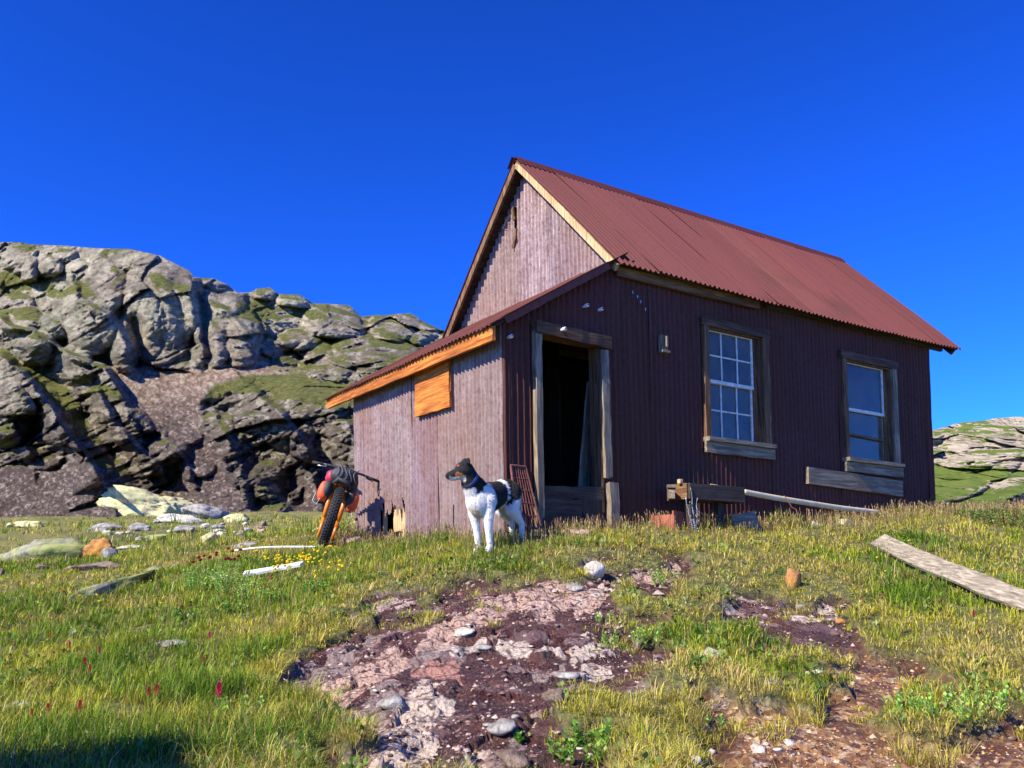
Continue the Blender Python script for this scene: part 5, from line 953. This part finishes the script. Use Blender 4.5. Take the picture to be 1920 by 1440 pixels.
# tall seed heads along the crest and through the slope
def stalks():
    n = 5200; L0 = []
    u = rng.uniform(math.log(2.4), math.log(14), n); a = rng.uniform(-R(38), R(38), n); X, Y = np.exp(u) * np.sin(a), np.exp(u) * np.cos(a)
    n2 = 3000; lu = rng.uniform(-.6, L_ + 3, n2); lv = -np.abs(rng.normal(.05, .45, n2)) - .04; X = np.r_[X, HO.x + lu * math.cos(TH) - lv * math.sin(TH)]; Y = np.r_[Y, HO.y + lu * math.sin(TH) + lv * math.cos(TH)]
    n3 = 900; lv = rng.uniform(0, D_ + .5, n3); lu = -np.abs(rng.normal(.05, .45, n3)) - .04; X = np.r_[X, HO.x + lu * math.cos(TH) - lv * math.sin(TH)]; Y = np.r_[Y, HO.y + lu * math.sin(TH) + lv * math.cos(TH)]
    Z, B, SDv = ground(X, Y, full=True); P = np.stack([X, Y, X * 0], -1); kp = (SDv < -.02) & ((fbm(P, .9, 2, 97) > -.05) | (np.arange(len(X)) >= n)); X, Y, Z = X[kp], Y[kp], Z[kp]; m_ = len(X)
    r = np.hypot(X, Y); h = rng.uniform(.08, .17, m_) * np.where(r < 5, .8, 1.1); la = rng.uniform(0, 6.28, m_); ln = rng.uniform(.05, .5, m_) * h; w = np.maximum(.0016, .00042 * r); hw = np.maximum(.005, .0009 * r) * rng.uniform(.6, 1.3, m_); sx, sy = -np.sin(la), np.cos(la); vx = np.cos(a[0]) 
    V = np.empty((m_, 8, 3), np.float32); B0 = np.stack([X, Y, Z - .005], -1); T0 = np.stack([X + np.cos(la) * ln, Y + np.sin(la) * ln, Z + h], -1); M0 = B0 * .22 + T0 * .78; sd_ = np.stack([sx, sy, sx * 0], -1); sd2 = np.stack([np.cos(la), np.sin(la), sx * 0], -1)
    V[:, 0] = B0 - sd_ * w[:, None] / 2; V[:, 1] = B0 + sd_ * w[:, None] / 2; V[:, 2] = M0 + sd_ * w[:, None] / 2; V[:, 3] = M0 - sd_ * w[:, None] / 2
    M1 = M0 * .6 + T0 * .4; V[:, 4] = M0; V[:, 5] = M1 + sd_ * hw[:, None] / 2 + sd2 * hw[:, None] * .2; V[:, 6] = T0; V[:, 7] = M1 - sd_ * hw[:, None] / 2 - sd2 * hw[:, None] * .2
    c = np.array((.34, .26, .10)) * rng.uniform(.6, 1.2, (m_, 1)); hc_ = np.where(rng.random((m_, 1)) < .6, np.array((.25, .13, .09)), np.array((.42, .32, .14))) * rng.uniform(.7, 1.3, (m_, 1)); cc = np.concatenate([np.repeat(c[:, None], 4, 1), np.repeat(hc_[:, None], 4, 1)], 1)
    i = (np.arange(m_) * 8)[:, None]; f4 = np.concatenate([i + np.array([0, 1, 2, 3]), i + np.array([4, 5, 6, 7])]); o = link('grass_stalks', npmesh('grass_stalks', V.reshape(-1, 3), f4, col=cc.reshape(-1, 3)), M_grass); tag(o, 'thin dry seed stalks rising above the turf', 'grass', kind='stuff')
stalks()
def rosettes():
    n = 5200; u = rng.uniform(math.log(2.2), math.log(11), n); a = rng.uniform(-R(38), R(38), n); X, Y = np.exp(u) * np.sin(a), np.exp(u) * np.cos(a); Z, B, SDv = ground(X, Y, full=True); P = np.stack([X, Y, X * 0], -1); kp = (SDv < 0) & (fbm(P, .6, 3, 197) > -.02); X, Y, Z = X[kp], Y[kp], Z[kp]; m_ = len(X); nl = 7
    k = np.repeat(np.arange(m_), nl); q = len(k); an = rng.uniform(0, 6.28, q); l = rng.uniform(.014, .034, q) * (1 + .06 * np.hypot(X, Y)[k]); w = l * rng.uniform(.25, .42, q); el = rng.uniform(.2, 1.3, q); o = rng.normal(0, .025, (q, 2)); hz = rng.uniform(.0, .05, q)
    b = np.stack([X[k] + o[:, 0], Y[k] + o[:, 1], Z[k] + hz], -1); d = np.stack([np.cos(an) * np.cos(el), np.sin(an) * np.cos(el), np.sin(el)], -1); s_ = np.stack([-np.sin(an), np.cos(an), an * 0], -1); V = np.stack([b, b + d * (l * .5)[:, None] + s_ * w[:, None], b + d * l[:, None], b + d * (l * .5)[:, None] - s_ * w[:, None]], 1)
    c = np.array([(.10, .20, .025), (.18, .28, .05), (.26, .33, .10), (.30, .16, .07)])[rng.choice(4, m_, p=[.4, .35, .15, .1])][k] * rng.uniform(.7, 1.25, (q, 1)); tag(link('ground_cover', npmesh('ground_cover', V.reshape(-1, 3), np.arange(q * 4).reshape(-1, 4), col=np.repeat(c[:, None], 4, 1).reshape(-1, 3)), M_grass), 'low broad leaved weeds growing among the turf', 'ground cover', kind='stuff')
rosettes()
# small gravel in the bare soil, one object
def gravel():
    n = 30000; u = rng.uniform(math.log(2.2), math.log(8.5), n); a = rng.uniform(-R(16), R(36), n); X, Y = np.exp(u) * np.sin(a), np.exp(u) * np.cos(a); Z, B, SDv = ground(X, Y, full=True); kp = SDv > .01; P = np.stack([X, Y, X * 0], -1); kp &= fbm(P, .4, 3, 98) > -.18; X, Y, Z = X[kp], Y[kp], Z[kp]; n = len(X)
    oc = np.array([(1, 0, 0), (0, 1, 0), (-1, 0, 0), (0, -1, 0), (0, 0, 1.)]); s = (.0019 * np.hypot(X, Y)) * np.exp(rng.normal(0, .45, n)); V = oc[None] * s[:, None, None] * rng.uniform(.55, 1.3, (n, 5, 1)); an = rng.uniform(0, 6.28, n); c_, s_ = np.cos(an)[:, None], np.sin(an)[:, None]
    V = np.stack([V[..., 0] * c_ - V[..., 1] * s_ * .8 + X[:, None], V[..., 0] * s_ + V[..., 1] * c_ * .8 + Y[:, None], V[..., 2] * .7 + Z[:, None] - s[:, None] * .1], -1)
    px, py = topx(np.stack([X, Y, Z], -1)); og_ = (px > 1280) & (py > 1230); pal = np.array([(.24, .14, .11), (.08, .04, .035), (.50, .38, .31), (.12, .05, .04), (.18, .11, .10)]); pal2 = np.array([(.42, .22, .09), (.30, .14, .05), (.55, .40, .24), (.20, .09, .04), (.48, .30, .16)])
    ci = rng.integers(0, 5, n); c = np.where(og_[:, None], pal2[ci], pal[ci]) * rng.uniform(.7, 1.2, (n, 1)); i = (np.arange(n) * 5)[:, None]; f3 = np.concatenate([i + np.array(q) for q in ((0, 1, 4), (1, 2, 4), (2, 3, 4), (3, 0, 4))])
    t = NT('gravel_stone'); M = t.pr(t.attr('Col'), .5, 0, t.noise(60), .5, .004, .5); tag(link('gravel', npmesh('gravel', V.reshape(-1, 3), faces3=f3, col=np.repeat(c[:, None], 5, 1).reshape(-1, 3)), M), 'fine gravel scattered over the bare wet soil', 'gravel', kind='stuff')
gravel()

# ------------------------------------------------------------------ herbs and flowers, each a thing
M_leaf = bladesmat(); M_leaf.name = 'herb_leaf'
def leaf(mb, p, d, l, w, col):
    d = Vector(d).normalized(); s = d.cross(Vector((0, 0, 1))); s = (s if s.length > .01 else Vector((1, 0, 0))).normalized(); up = s.cross(d); p = Vector(p)
    mb.add([p, p + d * l * .5 + s * w + up * l * .06, p + d * l - Vector((0, 0, l * .12)), p + d * l * .5 - s * w + up * l * .06], [(0, 1, 2, 3)], col)
def herb_meshes(stems, h, green, lw=.006, flower=None, seed=0, spread=.05):
    random.seed(seed); fo = MB(); st = MB(); fl = MB()
    for i in range(stems):
        a = random.uniform(0, 6.28); r = spread * math.sqrt(random.random()); b = Vector((r * math.cos(a), r * math.sin(a), -.01)); hh = h * random.uniform(.6, 1.1); tip = b + Vector((math.cos(a) * hh * .22, math.sin(a) * hh * .22, hh)); st.tube([b, b.lerp(tip, .5) + Vector((0, 0, .01)), tip], .0018, 4, (.12, .2, .04))
        nl = max(int(hh / .010), 6)
        for k in range(nl):
            q = b.lerp(tip, .12 + .88 * k / nl); an = k * 2.4 + a; cl = tuple(c * random.uniform(.7, 1.25) for c in green); leaf(fo, q, (math.cos(an), math.sin(an), random.uniform(.6, 2.2)), random.uniform(.024, .042) * (1.1 - .3 * k / nl), lw * 1.5, cl)
        if flower:
            for k in range(9): an = k * .7; leaf(fl, tip, (math.cos(an), math.sin(an), random.uniform(.2, 1.6)), random.uniform(.012, .020), .005, tuple(c * random.uniform(.7, 1.2) for c in flower))
    return fo, st, fl
def plant(name, px, py, args, label, cat_, group, sc=1.):
    p = gp(px, py); fo, st, fl = herb_meshes(*args[:3], **args[3]); e = empty(name, p, random.uniform(0, 6), label, cat_, group); e.scale = (sc,) * 3
    fo.v and fo.add(st.v, st.f, (.12, .2, .04)); fo.build('foliage', M_leaf, e, fix=False)
    if fl.v: fl.build('flower_head', M_leaf, e, fix=False)
    return e
LG = (.36, .52, .10); MG = (.20, .36, .05)
HERBS = [(1245, 1098, 12, .13, LG, 'bright pale green herb on the turf lip above the wet patch'), (1215, 1208, 14, .13, LG, 'bright green herb at the right edge of the wet patch'), (1150, 1215, 5, .11, LG, 'thin green herb beside the broad whitish slab'), (1130, 1165, 6, .07, LG, 'low green herb in the cracks of the upper wet patch'),
         (1075, 1425, 16, .10, MG, 'leafy green plant at the bottom beside the wet patch'), (1110, 1395, 12, .10, MG, 'upright leafy plant above the bottom leafy plant'), (995, 1395, 4, .06, MG, 'tiny green sprig among the bottom rocks'), (1760, 1345, 26, .11, LG, 'broad green willow herb clump on the gravel at the right'), (1830, 1335, 18, .12, LG, 'taller green willow clump right of the broad one'), (1700, 1335, 12, .08, LG, 'small green clump at the left end of the willow herbs'),
         (400, 1110, 22, .26, LG, 'tall pale green leafy plant left of the white board'), (440, 1120, 24, .24, LG, 'leafy green plant in front of the short white board'), (370, 1112, 16, .24, LG, 'green leafy plant at the left of the dark red flowers'), (470, 1130, 14, .16, LG, 'green leafy plant below the left end of the white board'), (520, 1130, 12, .12, MG, 'dark green plant below the white board'), (590, 1112, 12, .12, MG, 'dark green plant below the yellow flowers'),
         (345, 1165, 12, .10, MG, 'low green plant on the left slope above the buried rock'), (440, 1150, 12, .10, MG, 'low leafy plant on the left slope right of the others'), (300, 1200, 10, .08, LG, 'small pale plant beside the grey buried rock'), (445, 1345, 14, .09, MG, 'broad leaved plant near the pink flower'), (290, 1420, 14, .08, MG, 'broad leaved plant in the shade at the bottom left'), (1340, 1360, 6, .05, LG, 'small sprig on the gravel by the turf lip')]
for i, (px, py, ns, h, gc, lab) in enumerate(HERBS): plant('leafy_plant', px, py, (ns, h, gc, dict(seed=100 + i, spread=.03 + .006 * ns, lw=.006 if gc == LG else .009)), lab, 'plant', 'leafy plants on the slope')
RED = [(405, 1375, .16, 1.5, (.55, .02, .10)), (183, 1255, .10, 1, None), (155, 1278, .10, 1, None), (165, 1290, .09, 1, None), (127, 1240, .09, 1, None), (158, 1258, .09, .8, None), (290, 1340, .10, 1.1, None), (275, 1338, .09, .9, None), (390, 1228, .11, 1, (.6, .05, .14)), (50, 1190, .11, 1.1, None), (65, 1190, .10, .8, None), (92, 1216, .08, .9, (.55, .12, .04)), (145, 1368, .09, 1, None), (85, 1368, .08, .9, None), (55, 1376, .08, .7, None), (505, 1112, .13, 1, (.7, .10, .22)), (607, 1062, .13, .8, (.7, .10, .22)), (1830, 1190, .13, 1.2, (.6, .04, .14)), (1838, 1210, .08, .8, None), (1833, 1012, .12, .8, (.5, .1, .08)), (378, 1275, .1, .8, (.5, .08, .08))]
for i, (px, py, h, s, c) in enumerate(RED):
    p = gp(px, py); random.seed(300 + i); e = empty('wildflower', p, 0, {0: 'large magenta wildflower standing just above the bottom left shade', 8: 'pink wildflower on the open slope below the leafy plants', 11: 'orange red wildflower on the left slope', 15: 'pink wildflower in the grass under the white board', 16: 'small pink wildflower left of the dog in the tall grass', 17: 'pink wildflower below the long grey plank', 19: 'faint red wildflower above the long grey plank'}.get(i, 'small crimson wildflower in the grass of the left slope' if px < 1000 else 'little red wildflower just below the pink one at the right'), 'flower', 'red wildflowers in the grass')
    m = MB(); m.tube([(0, 0, 0), (.004, 0, h * .5), (0, .003, h)], .002, 4, (.12, .18, .04)); m.build('stem', M_leaf, e); m = MB()
    c = c or (.50, .03, .06)
    for k in range(34): a = k * 2.4; zz = h + (-.012 + .034 * k / 34) * s; leaf(m, (0, 0, zz), (math.cos(a), math.sin(a), .3 + k / 34 * 1.6), .017 * s * (1.1 - .4 * k / 34), .005 * s, tuple(q * random.uniform(.7, 1.25) for q in c))
    m.build('flower_head', M_leaf, e, fix=False)
for i in range(64):
    k = i % 4
    if i < 34: px, py = random.gauss(555, 34), random.gauss(1080, 12)
    elif i < 50: px, py = random.uniform(350, 640), random.uniform(1010, 1060)
    else: px, py = random.choice([(random.uniform(0, 300), random.uniform(1060, 1200)), (random.uniform(1640, 1915), random.uniform(975, 1120))])
    p = gp(px, py); s = 1.35 if i < 34 else 1.1; h = random.uniform(.13, .24); e = empty('yellow_wildflower', p, 0, 'yellow wildflower in the cluster behind the white board' if i < 34 else ('small yellow wildflower in the meadow left of the bicycle' if i < 50 else ('small yellow wildflower in the grass of the left slope' if px < 400 else 'small yellow wildflower on the grassy rise at the right')), 'flower', 'yellow wildflowers' if i < 34 else 'scattered yellow wildflowers')
    m = MB(); m.tube([(0, 0, 0), (.003, 0, h * .5), (0, .003, h)], .002, 4, (.12, .2, .04)); m.build('stem', M_leaf, e); m = MB()
    for j in range(3 if i < 34 else 1):
        o_ = Vector((random.uniform(-.03, .03), random.uniform(-.02, .02), h - random.uniform(0, .05))) if j else Vector((0, 0, h))
        m.ell(o_, (.0095 * s, .0095 * s, .0065 * s), n=8, m=5, col=(.80 * random.uniform(.8, 1.1), .58, .012), jit=.3)
    m.build('flower_head', M_leaf, e, fix=False)
for i in range(16):
    px, py = random.uniform(358, 450), random.uniform(1078, 1100); p = gp(px, py); h = random.uniform(.20, .28); e = empty('dark_red_wildflower', p, 0, 'dark red flower head above the pale leafy plants', 'flower', 'dark red flower heads')
    m = MB(); m.tube([(0, 0, 0), (.003, 0, h * .5), (0, .003, h)], .002, 4, (.12, .2, .04)); m.build('stem', M_leaf, e); m = MB(); m.ell((0, 0, h + .006), (.020, .020, .014), n=8, m=5, col=(.20, .02, .015), jit=.15); m.build('flower_head', M_leaf, e)
# low willow thicket on the rise at the right edge
def thicket(px, py, w, lab, seed, n=700, hh=.22):
    random.seed(seed); p = gp(px, py); m = MB(); st = MB(); e = empty('willow_bush', p, 0, lab, 'bush', 'low willow bushes at the right edge')
    for i in range(n):
        a = random.uniform(0, 6.28); r = w * math.sqrt(random.random()); x_, y_ = r * math.cos(a), r * math.sin(a) * .7; gz = float(zbase(np.array([[p.x + x_, p.y + y_]]))[0]) - p.z; z_ = gz + hh * random.random() ** .6 * (1 - (r / w) ** 2 * .6)
        leaf(m, (x_, y_, z_), (random.gauss(0, 1), random.gauss(0, 1), random.uniform(0, 1.5)), random.uniform(.022, .04), .009, tuple(c * random.uniform(.6, 1.5) for c in (.14, .22, .05)))
    for i in range(14): a = random.uniform(0, 6.28); r = w * random.random() * .8; x_, y_ = r * math.cos(a), r * math.sin(a) * .7; st.tube([(x_ * .6, y_ * .6, -.02), (x_, y_, hh * .8)], .004, 4, (.15, .08, .04))
    m.add(st.v, st.f, (.15, .08, .04)); m.build('foliage', M_leaf, e, fix=False)
thicket(1885, 985, .45, 'low dark green willow bush on the crest at the right edge', 5, 1400, .26); thicket(1830, 972, .3, 'small grey green willow bush left of the dark one on the crest', 6, 600, .14); thicket(1975, 985, .5, 'willow bush at the extreme right of the crest', 7, 900, .3)
